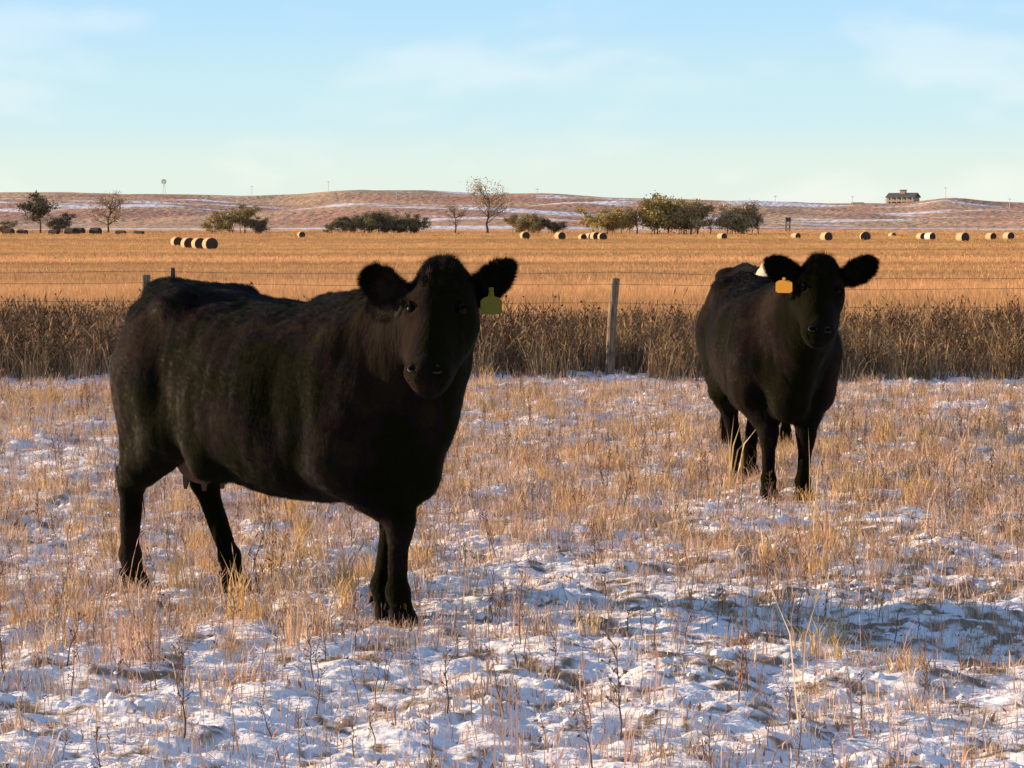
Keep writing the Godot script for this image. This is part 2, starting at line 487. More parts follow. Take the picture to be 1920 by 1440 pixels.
	for k in bands.size():
		var b: Array = bands[k]
		var sc: float = b[3]
		var hh: float = b[4]
		var w: float = 0.007 * sc * (1.0 + 0.3 * k)
		var ms := bundle(130, hh * 0.35 / sc, hh / sc, 0.7, w / sc, 0.5, 300 + k, gold0, gold1)
		var a := stands(b[2], 310 + k, b[0], b[1], field_half, any, sc * 0.85, sc * 1.3, ripe)
		tag(scatter("hay_field_grass", ms, mats.hay, a[0], a[1]), "golden dry grass of the mown hay field", "grass")

func build_clods() -> void:
	var r := RandomNumberGenerator.new()
	r.seed = 71
	var white := tinted(0.7, 0.3)
	for k in 3:
		var sp := SphereMesh.new()
		sp.radial_segments = 9
		sp.rings = 5
		sp.radius = 1.0
		sp.height = 2.0
		var arr := sp.get_mesh_arrays()
		var v: PackedVector3Array = arr[Mesh.ARRAY_VERTEX]
		for i in v.size():
			v[i] *= 1.0 + 0.45 * noise_fine.get_noise_3dv(v[i] * 0.12 + Vector3(k * 9, 0, 0))
			v[i].y *= 0.7
		var st := SurfaceTool.new()
		st.begin(Mesh.PRIMITIVE_TRIANGLES)
		var ix: PackedInt32Array = arr[Mesh.ARRAY_INDEX]
		for i in ix:
			st.set_smooth_group(-1)
			st.add_vertex(v[i])
		st.generate_normals()
		var a := stands(11000, 500 + k, 5.4, 23.6, frame_half, func(x, d): return 0.2 + 0.8 * smoothstep(-0.1, 0.4, noise_mid.get_noise_2d(x * 0.5, d * 0.5 + 70.0)), 0.004, 0.030, func(x, d, q): return Color(0.84, 0.84, 0.86))
		tag(scatter("snow_clods", st.commit(), white, a[0], a[1]), "small lumps of crusted snow kicked up over the pasture", "snow")

# ---------------------------------------------------------------- bodies: a distance field meshed as surface nets
class Field:
	var o: Vector3
	var cell: float
	var nx: int
	var ny: int
	var nz: int
	var f := PackedFloat32Array()
	func _init(lo: Vector3, hi: Vector3, c: float) -> void:
		o = lo
		cell = c
		nx = int((hi.x - lo.x) / c) + 1
		ny = int((hi.y - lo.y) / c) + 1
		nz = int((hi.z - lo.z) / c) + 1
		f.resize(nx * ny * nz)
		f.fill(0.3)
	func span(lo: Vector3, hi: Vector3) -> PackedInt32Array:
		return PackedInt32Array([clampi(int((lo.x - o.x) / cell), 0, nx), clampi(int((hi.x - o.x) / cell) + 2, 0, nx), clampi(int((lo.y - o.y) / cell), 0, ny), clampi(int((hi.y - o.y) / cell) + 2, 0, ny), clampi(int((lo.z - o.z) / cell), 0, nz), clampi(int((hi.z - o.z) / cell) + 2, 0, nz)])
	func cone(a: Vector3, b: Vector3, ra: float, rb: float, k: float) -> void:
		var m := maxf(ra, rb) + k
		var s := span(a.min(b) - Vector3(m, m, m), a.max(b) + Vector3(m, m, m))
		var ab := b - a
		var inv := 1.0 / maxf(ab.length_squared(), 1e-9)
		for i in range(s[0], s[1]):
			for j in range(s[2], s[3]):
				var at := (i * ny + j) * nz
				for l in range(s[4], s[5]):
					var p := Vector3(o.x + i * cell, o.y + j * cell, o.z + l * cell) - a
					var t := clampf(p.dot(ab) * inv, 0.0, 1.0)
					var d := (p - ab * t).length() - ra - (rb - ra) * t
					var q := f[at + l]
					if d < q + k:
						var h := maxf(k - absf(q - d), 0.0)
						f[at + l] = minf(q, d) - h * h / (4.0 * k)
	func ball(c: Vector3, b: Basis, r: Vector3, k: float, cut := false) -> void:
		var m := maxf(r.x, maxf(r.y, r.z)) + k
		var s := span(c - Vector3(m, m, m), c + Vector3(m, m, m))
		var bt := b.transposed()
		for i in range(s[0], s[1]):
			for j in range(s[2], s[3]):
				var at := (i * ny + j) * nz
				for l in range(s[4], s[5]):
					var p := bt * (Vector3(o.x + i * cell, o.y + j * cell, o.z + l * cell) - c)
					var u := p / r
					var k0 := u.length()
					var k1 := (u / r).length()
					var d := k0 * (k0 - 1.0) / maxf(k1, 1e-6)
					var q := f[at + l]
					if cut:
						var h := maxf(k - absf(q + d), 0.0)
						f[at + l] = maxf(q, -d) + h * h / (4.0 * k)
					elif d < q + k:
						var h := maxf(k - absf(q - d), 0.0)
						f[at + l] = minf(q, d) - h * h / (4.0 * k)
	func trunk(rings: Array, sc: float) -> void:   # rings: x, top, bottom, half width
		for i in nx:
			var x := (o.x + i * cell) / sc
			if x < rings[0][0] - 0.06 or x > rings[-1][0] + 0.06: continue
			var n := 1
			while n < rings.size() - 1 and rings[n][0] < x: n += 1
			var p0: Array = rings[maxi(n - 2, 0)]
			var p1: Array = rings[n - 1]
			var p2: Array = rings[n]
			var p3: Array = rings[mini(n + 1, rings.size() - 1)]
			var t := clampf((x - p1[0]) / (p2[0] - p1[0]), 0.0, 1.0)
			var v := PackedFloat32Array([0, 0, 0])
			for e in 3:
				v[e] = cubic_interpolate(p1[e + 1], p2[e + 1], p0[e + 1], p3[e + 1], t)
			var out := maxf(rings[0][0] - x, x - rings[-1][0])
			var top := v[0] * sc
			var bot := v[1] * sc
			var hw := maxf(v[2] * sc, 0.02)
			var c := bot + 0.50 * (top - bot)
			for j in ny:
				var y := o.y + j * cell
				var hy := (y - c) / maxf(top - c if y > c else c - bot, 0.02)
				if absf(hy) > 1.5: continue
				var ay := pow(absf(hy), 2.25)
				var at := (i * ny + j) * nz
				for l in nz:
					var az := absf(o.z + l * cell) / hw
					if az > 1.6: continue
					var k := pow(ay + pow(az, 2.25), 1.0 / 2.25) - 1.0
					var d := k * (hw + (top - bot) * 0.5) * 0.5 + maxf(out, 0.0)
					f[at + l] = minf(f[at + l], d)
	func mesh(paint: Callable, grain: FastNoiseLite, rough: float) -> ArrayMesh:
		var id := PackedInt32Array()
		id.resize(f.size())
		id.fill(-1)
		var v := PackedVector3Array()
		var where := PackedInt32Array()
		var step := PackedInt32Array([0, nz * ny, nz, nz * ny + nz, 1, nz * ny + 1, nz + 1, nz * ny + nz + 1])
		for i in nx - 1:
			for j in ny - 1:
				var row := (i * ny + j) * nz
				for l in nz - 1:
					var a := row + l
					var first := f[a]
					if first > 0.08 or first < -0.08: continue
					var inside := first < 0.0
					var mixed := false
					for e in range(1, 8):
						if (f[a + step[e]] < 0.0) != inside:
							mixed = true
							break
					if not mixed: continue
					var sum := Vector3.ZERO
					var n := 0
					for e in 8:
						for bit in [1, 2, 4]:
							if e & bit: continue
							var p := f[a + step[e]]
							var q := f[a + step[e | bit]]
							if (p < 0.0) == (q < 0.0): continue
							var t := p / (p - q)
							sum += Vector3((e & 1) + (t if bit == 1 else 0.0), ((e >> 1) & 1) + (t if bit == 2 else 0.0), ((e >> 2) & 1) + (t if bit == 4 else 0.0))
							n += 1
					id[a] = v.size()
					where.append(a)
					v.append(o + (sum / n + Vector3(i, j, l)) * cell)
		var ix := PackedInt32Array()
		var d := PackedInt32Array([nz * ny, nz, 1])
		for a in where:
			for e in 3:
				var b := a + d[e]
				var u := d[(e + 1) % 3]
				var w := d[(e + 2) % 3]
				if (f[a] < 0.0) == (f[b] < 0.0) or a - u - w < 0: continue
				var q0 := id[a]
				var q1 := id[a - u]
				var q2 := id[a - u - w]
				var q3 := id[a - w]
				if q1 < 0 or q2 < 0 or q3 < 0: continue
				if f[a] < 0.0: ix.append_array(PackedInt32Array([q0, q2, q1, q0, q3, q2]))
				else: ix.append_array(PackedInt32Array([q0, q1, q2, q0, q2, q3]))
		# one gentle smoothing pass, then normals from the faces
		for pass_ in 2:
			var acc := PackedVector3Array()
			acc.resize(v.size())
			var cnt := PackedInt32Array()
			cnt.resize(v.size())
			for k in range(0, ix.size(), 3):
				var A := ix[k]
				var B := ix[k + 1]
				var C := ix[k + 2]
				acc[A] += v[B] + v[C]; acc[B] += v[A] + v[C]; acc[C] += v[A] + v[B]
				cnt[A] += 2; cnt[B] += 2; cnt[C] += 2
			for k in v.size():
				v[k] = v[k].lerp(acc[k] / maxi(cnt[k], 1), 0.45)
		var nn := normals(v, ix)
		for k in v.size():
			v[k] += nn[k] * (grain.get_noise_3dv(v[k] * Vector3(1.4, 0.6, 1.4)) * rough + grain.get_noise_3dv(v[k] * Vector3(0.55, 0.13, 0.55) + Vector3(3, 8, 1)) * rough * 4.0 * smoothstep(0.35, 0.6, v[k].y))
		nn = normals(v, ix)
		var c := PackedColorArray()
		c.resize(v.size())
		for k in v.size():
			c[k] = paint.call(v[k])
		var arr := []
		arr.resize(Mesh.ARRAY_MAX)
		arr[Mesh.ARRAY_VERTEX] = v
		arr[Mesh.ARRAY_NORMAL] = nn
		arr[Mesh.ARRAY_COLOR] = c
		arr[Mesh.ARRAY_INDEX] = ix
		var m := ArrayMesh.new()
		m.add_surface_from_arrays(Mesh.PRIMITIVE_TRIANGLES, arr)
		return m
	func normals(v: PackedVector3Array, ix: PackedInt32Array) -> PackedVector3Array:
		var nn := PackedVector3Array()
		nn.resize(v.size())
		for k in range(0, ix.size(), 3):
			var g := (v[ix[k + 2]] - v[ix[k]]).cross(v[ix[k + 1]] - v[ix[k]])
			nn[ix[k]] += g; nn[ix[k + 1]] += g; nn[ix[k + 2]] += g
		for k in nn.size():
			nn[k] = nn[k].normalized()
		return nn

const RINGS := [[-0.86, 1.15, 1.02, 0.05], [-0.82, 1.25, 0.82, 0.15], [-0.74, 1.315, 0.70, 0.22], [-0.62, 1.345, 0.64, 0.26], [-0.44, 1.345, 0.60, 0.30], [-0.22, 1.305, 0.525, 0.355], [0.0, 1.28, 0.475, 0.385], [0.2, 1.27, 0.46, 0.38], [0.4, 1.285, 0.47, 0.335], [0.55, 1.295, 0.50, 0.27], [0.68, 1.26, 0.55, 0.21], [0.80, 1.15, 0.66, 0.15], [0.87, 0.98, 0.78, 0.08]]
const SLIM := [[-0.86, 1.15, 1.02, 0.05], [-0.82, 1.25, 0.82, 0.15], [-0.74, 1.315, 0.72, 0.21], [-0.62, 1.345, 0.67, 0.25], [-0.44, 1.345, 0.64, 0.285], [-0.22, 1.305, 0.58, 0.335], [0.0, 1.28, 0.53, 0.36], [0.2, 1.27, 0.515, 0.35], [0.4, 1.285, 0.525, 0.30], [0.55, 1.295, 0.55, 0.245], [0.68, 1.26, 0.575, 0.19], [0.80, 1.15, 0.60, 0.14], [0.87, 0.98, 0.68, 0.08]]

func hoof_mesh(sc: float) -> ArrayMesh:
	var s := Soup.new()
	for side in [-1, 1]:
		var z: float = 0.027 * side
		s.tube([Vector3(-0.01, 0.085, z * 0.9), Vector3(0.005, 0.06, z), Vector3(0.02, 0.015, z * 1.15), Vector3(0.024, -0.012, z * 1.15)].map(func(p): return p * sc), [0.031 * sc, 0.036 * sc, 0.043 * sc, 0.044 * sc], 10, Color.WHITE)
		s.tube([Vector3(0.03, 0.03, z * 0.9) * sc, Vector3(0.072, -0.008, z * 0.75) * sc], [0.03 * sc, 0.014 * sc], 8, Color.WHITE)
		s.tube([Vector3(-0.045, 0.10, z) * sc, Vector3(-0.058, 0.075, z * 1.1) * sc], [0.014 * sc, 0.008 * sc], 6, Color.WHITE)   # dew claw
	return s.mesh()

func make_cow(called: String, label: String, p: Dictionary) -> Node3D:
	var sc: float = p.scale
	var root := thing(called, p.where, p.turn)
	tag(root, label, "cow", "black cows in the snowy pasture")
	var to_local := root.transform.affine_inverse()
	var L := func(px, py, d): return to_local * at(px, py, d)
	var hi: Vector3 = (to_local * (p.poll as Vector3)).max(Vector3(0.95 * sc, 1.3, 0.42)) + Vector3(0.3, 0.16, 0.3)
	var lo: Vector3 = (to_local * (p.poll as Vector3)).min(Vector3(-1.02 * sc, 0, -0.42)) + Vector3(-0.02, 0, -0.3)
	lo.x = -1.02 * sc
	lo.y = 0.0
	var F := Field.new(lo, hi, p.cell)
	F.trunk(p.get("rings", RINGS), sc)
	var I := Basis.IDENTITY
	# hips, shoulders, thighs and legs
	var feet: Array = p.feet   # right hind, left hind, right fore, left fore, in local axes
	for s in [1, -1]:
		F.ball(Vector3(-0.45, 1.27, 0.20 * s) * sc, I, Vector3(0.09, 0.06, 0.07) * sc, 0.10)            # hook bone
		F.ball(Vector3(-0.76, 1.18, 0.11 * s) * sc, I, Vector3(0.07, 0.06, 0.05) * sc, 0.08)            # pin bone
		F.ball(Vector3(-0.59, 0.93, 0.19 * s) * sc, I.rotated(Vector3.BACK, 0.15), Vector3(0.20, 0.30, 0.125) * sc, 0.06)
		F.ball(Vector3(0.50, 0.93, 0.225 * s) * sc, I.rotated(Vector3.BACK, -0.25), Vector3(0.13, 0.27, 0.105) * sc, 0.05)
		F.ball(Vector3(0.53, 0.72, 0.20 * s) * sc, I.rotated(Vector3.BACK, 0.35), Vector3(0.12, 0.16, 0.11) * sc, 0.05)
	for s in [1, -1]:
		F.ball(Vector3(-0.27, 1.12, 0.40 * s) * sc, I, Vector3(0.09, 0.12, 0.07) * sc, 0.10, true)      # hollow before the hip
		F.ball(Vector3(0.29, 0.82, 0.46 * s) * sc, I, Vector3(0.05, 0.42, 0.09) * sc, 0.10, true)      # groove behind the shoulder
		F.ball(Vector3(-0.42, 0.66, 0.33 * s) * sc, I, Vector3(0.05, 0.16, 0.12) * sc, 0.08, true)       # behind the flank fold
		F.cone(Vector3(-0.34, 0.78, 0.22 * s) * sc, Vector3(-0.18, 0.62, 0.24 * s) * sc, 0.07 * sc, 0.09 * sc, 0.08)
		F.ball(Vector3(0.72, 0.98, 0.26 * s) * sc, I, Vector3(0.05, 0.22, 0.06) * sc, 0.06, true)
	F.ball(Vector3(-0.72, 1.30, 0) * sc, I, Vector3(0.14, 0.06, 0.07) * sc, 0.06)                        # tail head
	F.cone(Vector3(0.30, 1.26, 0) * sc, Vector3(0.55, 1.26, 0) * sc, 0.05 * sc, 0.06 * sc, 0.10)         # withers
	for n in 4:
		var q: Vector3 = feet[n]
		var s := 1.0 if n % 2 == 0 else -1.0
		if n < 2:
			var hock := Vector3(lerpf(q.x - 0.07, -0.74 * sc, 0.55), 0.47 * sc, lerpf(q.z, 0.15 * s * sc, 0.5))
			var stifle := Vector3(lerpf(q.x + 0.30, -0.40 * sc, 0.6), 0.74 * sc, 0.19 * s * sc)
			F.cone(Vector3(-0.55, 0.98, 0.15 * s) * sc, stifle, 0.185 * sc, 0.13 * sc, 0.08)
			F.cone(Vector3(-0.68, 0.95, 0.14 * s) * sc, hock.lerp(stifle, 0.35) + Vector3(-0.05, 0, 0), 0.135 * sc, 0.09 * sc, 0.08)
			F.cone(stifle, hock, 0.135 * sc, 0.058 * sc, 0.05)
			F.cone(hock + Vector3(-0.05, 0.045, 0), hock, 0.036 * sc, 0.055 * sc, 0.03)
			var fet := Vector3(q.x - 0.025, 0.15 * sc, q.z)
			F.cone(hock, fet, 0.054 * sc, 0.039 * sc, 0.03)
			F.cone(fet, fet + Vector3(0.01, 0, 0), 0.049 * sc, 0.049 * sc, 0.02)
			F.cone(fet, q + Vector3(0.0, 0.06, 0), 0.043 * sc, 0.048 * sc, 0.02)
		else:
			var elbow := Vector3(lerpf(q.x - 0.12, 0.46 * sc, 0.6), 0.66 * sc, 0.17 * s * sc)
			var knee := Vector3(q.x + 0.015, 0.40 * sc, lerpf(q.z, 0.13 * s * sc, 0.3))
			F.cone(Vector3(0.62, 0.90, 0.18 * s) * sc, elbow, 0.16 * sc, 0.13 * sc, 0.08)
			F.cone(elbow, knee + Vector3(0, 0.03, 0), 0.14 * sc, 0.056 * sc, 0.05)
			F.cone(knee + Vector3(0.008, 0.02, 0), knee + Vector3(0.006, -0.03, 0), 0.062 * sc, 0.052 * sc, 0.025)
			var fet := Vector3(q.x - 0.02, 0.13 * sc, q.z)
			F.cone(knee, fet, 0.046 * sc, 0.036 * sc, 0.025)
			F.cone(fet, fet + Vector3(0.01, 0, 0), 0.047 * sc, 0.047 * sc, 0.02)
			F.cone(fet, q + Vector3(0.005, 0.06, 0), 0.042 * sc, 0.047 * sc, 0.02)
	# neck and brisket
	var poll: Vector3 = to_local * (p.poll as Vector3)
	var muzzle: Vector3 = to_local * (p.muzzle as Vector3)
	var f := (muzzle - poll).normalized()
	var s_: Vector3 = to_local.basis * (p.side as Vector3)
	s_ = (s_ - f * s_.dot(f)).normalized()
	var n_: Vector3 = s_.cross(f)
	if n_.dot(to_local.basis * Vector3(0, 0, 1)) < 0.0: n_ = -n_
	var head := func(a, b, c): return poll + (s_ * a + f * b + n_ * c) * sc
	var hb := Basis(s_, f, n_)
	var nape: Vector3 = head.call(0, 0.10, -0.15)
	var throat: Vector3 = head.call(0, 0.22, -0.20)
	var root_top := Vector3(0.48, 1.02, 0) * sc
	var mid := root_top.lerp(nape, 0.55) + Vector3(0.02, -0.03, 0)
	F.cone(root_top, mid, 0.26 * sc, 0.20 * sc, 0.12)
	F.cone(mid, nape, 0.20 * sc, 0.125 * sc, 0.10)
	F.cone(Vector3(0.70, 0.88, 0) * sc, throat, 0.20 * sc, 0.115 * sc, 0.10)
	F.cone(Vector3(0.58, 0.62, 0) * sc, Vector3(0.74, 0.575, 0) * sc, 0.12 * sc, 0.085 * sc, 0.08)
	F.cone(Vector3(0.76, 0.63, 0) * sc, throat.lerp(Vector3(0.90, 0.7, 0) * sc, 0.3), 0.08 * sc, 0.075 * sc, 0.09)
	# head
	F.ball(head.call(0, 0.10, -0.075), hb, Vector3(0.112, 0.135, 0.10) * sc, 0.04)
	F.ball(head.call(0, 0.025, -0.075), hb, Vector3(0.075, 0.065, 0.07) * sc, 0.05)
	F.cone(head.call(0, 0.15, -0.085), head.call(0, 0.40, -0.070), 0.106 * sc, 0.080 * sc, 0.04)
	F.ball(head.call(0, 0.445, -0.05), hb, Vector3(0.092, 0.060, 0.066) * sc, 0.035)
	F.ball(head.call(0, 0.475, -0.095), hb, Vector3(0.066, 0.045, 0.05) * sc, 0.02)
	for s in [1, -1]:
		F.ball(head.call(0.088 * s, 0.155, -0.075), hb, Vector3(0.047, 0.065, 0.06) * sc, 0.04)
		F.cone(head.call(0.064 * s, 0.19, -0.15), head.call(0.036 * s, 0.41, -0.11), 0.084 * sc, 0.056 * sc, 0.05)
		F.ball(head.call(0.100 * s, 0.178, -0.020), hb, Vector3(0.026, 0.020, 0.022) * sc, 0.012, true)
		F.ball(head.call(0.043 * s, 0.452, 0.010), hb, Vector3(0.018, 0.013, 0.022) * sc, 0.008, true)
	F.ball(head.call(0, 0.478, -0.045), hb, Vector3(0.07, 0.006, 0.03) * sc, 0.008, true)   # the mouth
	var ears := []
	for e in p.ears:   # base, tip, half height
		var b0: Vector3 = to_local * (e[0] as Vector3)
		var t0: Vector3 = to_local * (e[1] as Vector3)
		var a_ := (t0 - b0).normalized()
		var face := (to_local.basis * (e[3] as Vector3))
		face = (face - a_ * face.dot(a_)).normalized()
		var eb := Basis(a_, face.cross(a_), face)
		var c := b0.lerp(t0, 0.5)
		var half := b0.distance_to(t0) * 0.5
		F.ball(c, eb, Vector3(half, e[2], 0.026), 0.02)
		F.cone(head.call(signf((to_local.basis.inverse() * (c - poll)).x) * 0.08, 0.07, -0.10), b0.lerp(t0, 0.12), 0.045, 0.036, 0.04)
		F.ball(c + face * 0.03 + a_ * half * 0.05, eb, Vector3(half * 0.72, e[2] * 0.62, 0.028), 0.01, true)
		ears.append([c, half, eb, e[2]])
	var black := Color(0.0036, 0.0028, 0.0025)
	var rust := Color(0.0215, 0.0148, 0.0102)
	var white_face: bool = p.get("white_face", false)
	var paint := func(v: Vector3) -> Color:
		var k := smoothstep(-0.1, 0.5, noise_big.get_noise_3dv(v * 140.0))
		var c := black.lerp(rust, 0.15 + 0.75 * k)
		if white_face:
			var h := v - poll
			if h.dot(f) > -0.08 and h.length() < 0.6 and absf(h.dot(s_) + 0.05) < 0.13 and h.dot(n_) > -0.30: c = Color(0.58, 0.48, 0.36)
		return c
	var body := F.mesh(paint, noise_fine, 0.0035)
	var hide := mats["hide"] as StandardMaterial3D
	put("body", body, hide, root)
	# hooves, eyes, muzzle pad
	for n in 4:
		var h := put("hoof", hoof_mesh(sc), mats.horn, root)
		h.position = feet[n] - Vector3(0, 0.02, 0)
		h.rotation.y = p.get("toe", 0.0)
	for s in [1, -1]:
		var eye := SphereMesh.new()
		eye.radius = 0.0185 * sc
		eye.height = 0.037 * sc
		put("eye", eye, mats.eye, root).position = head.call(0.099 * s, 0.178, -0.042)
		var lid := Soup.new()
		var arc := []
		var arc_r := []
		for i in 7:
			var a := PI * i / 6.0
			arc.append(head.call(0.097 * s + 0.010 * s * sin(a), 0.178 - 0.022 * sin(a), -0.030 + 0.026 * cos(a)))
			arc_r.append(0.0065 * sc)
		lid.tube(arc, arc_r, 6, Color.WHITE)
		put("eyelid", lid.mesh(), mats.skin, root)
		var rim := Soup.new()
		var ring := []
		var ring_r := []
		for i in 9:
			var a := TAU * 0.78 * i / 8.0 + 0.4
			ring.append(head.call(0.043 * s + 0.021 * cos(a), 0.452 + 0.016 * sin(a), 0.008 - 0.008 * absf(cos(a))))
			ring_r.append(0.0050 * sc)
		rim.tube(ring, ring_r, 6, Color.WHITE)
		put("nostril", rim.mesh(), mats.wet, root)
	# tail
	var tail := Soup.new()
	var tl: Array = p.tail
	var tr := []
	for i in tl.size(): tr.append(lerpf(0.032, 0.016, float(i) / (tl.size() - 1)) * sc)
	tail.tube(tl.map(func(v): return v * sc), tr, 10, rust)
	var tail_node := put("tail", tail.mesh(), hide, root)
	var hs := Soup.new()
	var r := RandomNumberGenerator.new()
	r.seed = 5
	var e0: Vector3 = tl[-1] * sc
	for i in 260:
		var a := r.randf() * TAU
		var w := Vector3(cos(a), 0, sin(a)) * r.randf() * 0.022
		var b: Vector3 = e0 + Vector3(0, r.randf_range(-0.02, 0.10), 0) + w
		var e := e0 + w * r.randf_range(0.6, 2.4) + Vector3(r.randf_range(-0.02, 0.02), -r.randf_range(0.12, 0.30), r.randf_range(-0.02, 0.02))
		var q := Vector3(sin(a), 0, -cos(a)) * 0.002
		hs.quad(b - q, e - q * 0.5, e + q * 0.5, b + q, black.lerp(Color(0.03, 0.016, 0.009), r.randf()))
	tag(put("tail_switch", hs.mesh(), mats.hair, tail_node), "", "", "", "stuff")
	# the winter coat: short hairs laid backwards and down over the body, long on ears and poll
	coat(root, body, int(p.hairs * 1.25), poll, f, ears, sc, white_face, s_, n_)
	return root

func coat(root: Node3D, body: ArrayMesh, count: int, poll: Vector3, f: Vector3, ears: Array, sc: float, white_face: bool, s_: Vector3, n_: Vector3) -> void:
	var arr := body.surface_get_arrays(0)
	var v: PackedVector3Array = arr[Mesh.ARRAY_VERTEX]
	var nn: PackedVector3Array = arr[Mesh.ARRAY_NORMAL]
	var cc: PackedColorArray = arr[Mesh.ARRAY_COLOR]
	var ix: PackedInt32Array = arr[Mesh.ARRAY_INDEX]
	var sum := PackedFloat32Array()
	var total := 0.0
	for k in range(0, ix.size(), 3):
		var a := (v[ix[k + 1]] - v[ix[k]]).cross(v[ix[k + 2]] - v[ix[k]]).length()
		var c := v[ix[k]]
		for e in ears:
			if c.distance_to(e[0]) < e[1] * 1.25: a *= 3.5
		if c.distance_to(poll) < 0.13: a *= 2.5
		if c.y < 0.12: a *= 0.3
		total += a
		sum.append(total)
	var r := RandomNumberGenerator.new()
	r.seed = 77
	var where := []
	var cols := PackedColorArray()
	for n in count:
		var t := sum.bsearch(r.randf() * total)
		t = mini(t, sum.size() - 1) * 3
		var a := r.randf()
		var b := r.randf() * (1.0 - a)
		var p := v[ix[t]] + (v[ix[t + 1]] - v[ix[t]]) * a + (v[ix[t + 2]] - v[ix[t]]) * b
		var normal := nn[ix[t]]
		var length := r.randf_range(0.013, 0.028)
		var flow := Vector3(-0.55, -0.85, 0)
		var lift := 0.22
		if p.y < 0.45 * sc: length *= 0.75; flow = Vector3(-0.1, -1, 0)
		if p.y > 1.2 * sc and p.x < 0.6: lift = 0.4
		var h := p - poll
		if h.length() < 0.52 and h.dot(f) > -0.1:
			flow = f
			length *= 0.5 if h.dot(f) > 0.12 else 0.9
		if h.length() < 0.12:
			length = r.randf_range(0.016, 0.032) if r.randf() < 0.9 or absf(h.dot(s_)) > 0.05 else r.randf_range(0.04, 0.07)
			flow = -f + s_ * (signf(h.dot(s_)) * 0.5 + r.randf_range(-0.7, 0.7)) + n_ * r.randf_range(-0.4, 0.9)
			lift = 0.55
		for e in ears:
			var q: Vector3 = p - e[0]
			if q.length() < e[1] * 1.3:
				flow = q.normalized() + (e[2] as Basis).x * 0.6
				length = r.randf_range(0.018, 0.046)
				lift = 0.25
		var along := flow - normal * flow.dot(normal)
		along = (along.normalized() + Vector3(r.randf_range(-1, 1), r.randf_range(-1, 1), r.randf_range(-1, 1)) * 0.28 + normal * lift * r.randf_range(0.5, 1.3)).normalized()
		var side := along.cross(normal).normalized()
		where.append(Transform3D(Basis(side * minf(length, 0.03), along * length, side.cross(along) * length), p - normal * 0.003))
		cols.append(cc[ix[t]] * r.randf_range(0.6, 1.7))
	var s := Soup.new()
	for k in 5:   # a lock of five bent hairs, one unit long
		var o := Vector3((k - 2) * 0.16, 0, (k % 2) * 0.1)
		var w := Vector3(0.035, 0, 0)
		var m := o * 1.1 + Vector3(0.03 * (k - 2), 0.55, -0.05)
		var e := o * 1.2 + Vector3(0.08 * (k - 2), 1.0 - 0.1 * absf(k - 2), 0.04)
		s.quad(o - w, m - w * 0.8, m + w * 0.8, o + w, Color.WHITE)
		s.tri(m - w * 0.8, e, m + w * 0.8, Color.WHITE)
	scatter("coat", s.mesh(), mats.hair, where, cols, root)

func ear_tag(parent: Node3D, where: Vector3, w: float, h: float, neck: bool, m: Material, label: String, yaw: float) -> void:
	var pts := [Vector2(-0.5, -0.42), Vector2(-0.42, -0.5), Vector2(0.42, -0.5), Vector2(0.5, -0.42), Vector2(0.5, 0.22), Vector2(0.38, 0.38), Vector2(0.14, 0.48), Vector2(0.10, 0.95), Vector2(-0.10, 0.95), Vector2(-0.14, 0.48), Vector2(-0.38, 0.38), Vector2(-0.5, 0.22)] if neck else [Vector2(-0.5, -0.36), Vector2(-0.36, -0.5), Vector2(0.36, -0.5), Vector2(0.5, -0.36), Vector2(0.5, 0.36), Vector2(0.3, 0.55), Vector2(-0.3, 0.55), Vector2(-0.5, 0.36)]
	var s := Soup.new()
	var n := pts.size()
	for i in n:
		var a := Vector3(pts[i].x * w, pts[i].y * h, 0)
		var b := Vector3(pts[(i + 1) % n].x * w, pts[(i + 1) % n].y * h, 0)
		var t := Vector3(0, 0, 0.0018)
		s.tri(Vector3.ZERO + t, b + t, a + t, Color.WHITE)
		s.tri(Vector3.ZERO - t, a - t, b - t, Color.WHITE)
		s.quad(a - t, a + t, b + t, b - t, Color.WHITE)
	var o := put("ear_tag", s.mesh(), m, parent)
	o.set_meta("label", label)
	o.transform = parent.transform.affine_inverse() * Transform3D(Basis(Vector3.UP, yaw), where)
	var btn := Soup.new()
	btn.tube([Vector3(0, h * 0.66, -0.004), Vector3(0, h * 0.66, 0.008)], [0.011, 0.009], 10, Color.WHITE)
	put("stud", btn.mesh(), m, o)

func cow_frame(hind: Vector3, fore: Vector3) -> Array:
	var d := (fore - hind).normalized()
	return [(hind + fore) * 0.5, atan2(-d.z, d.x)]

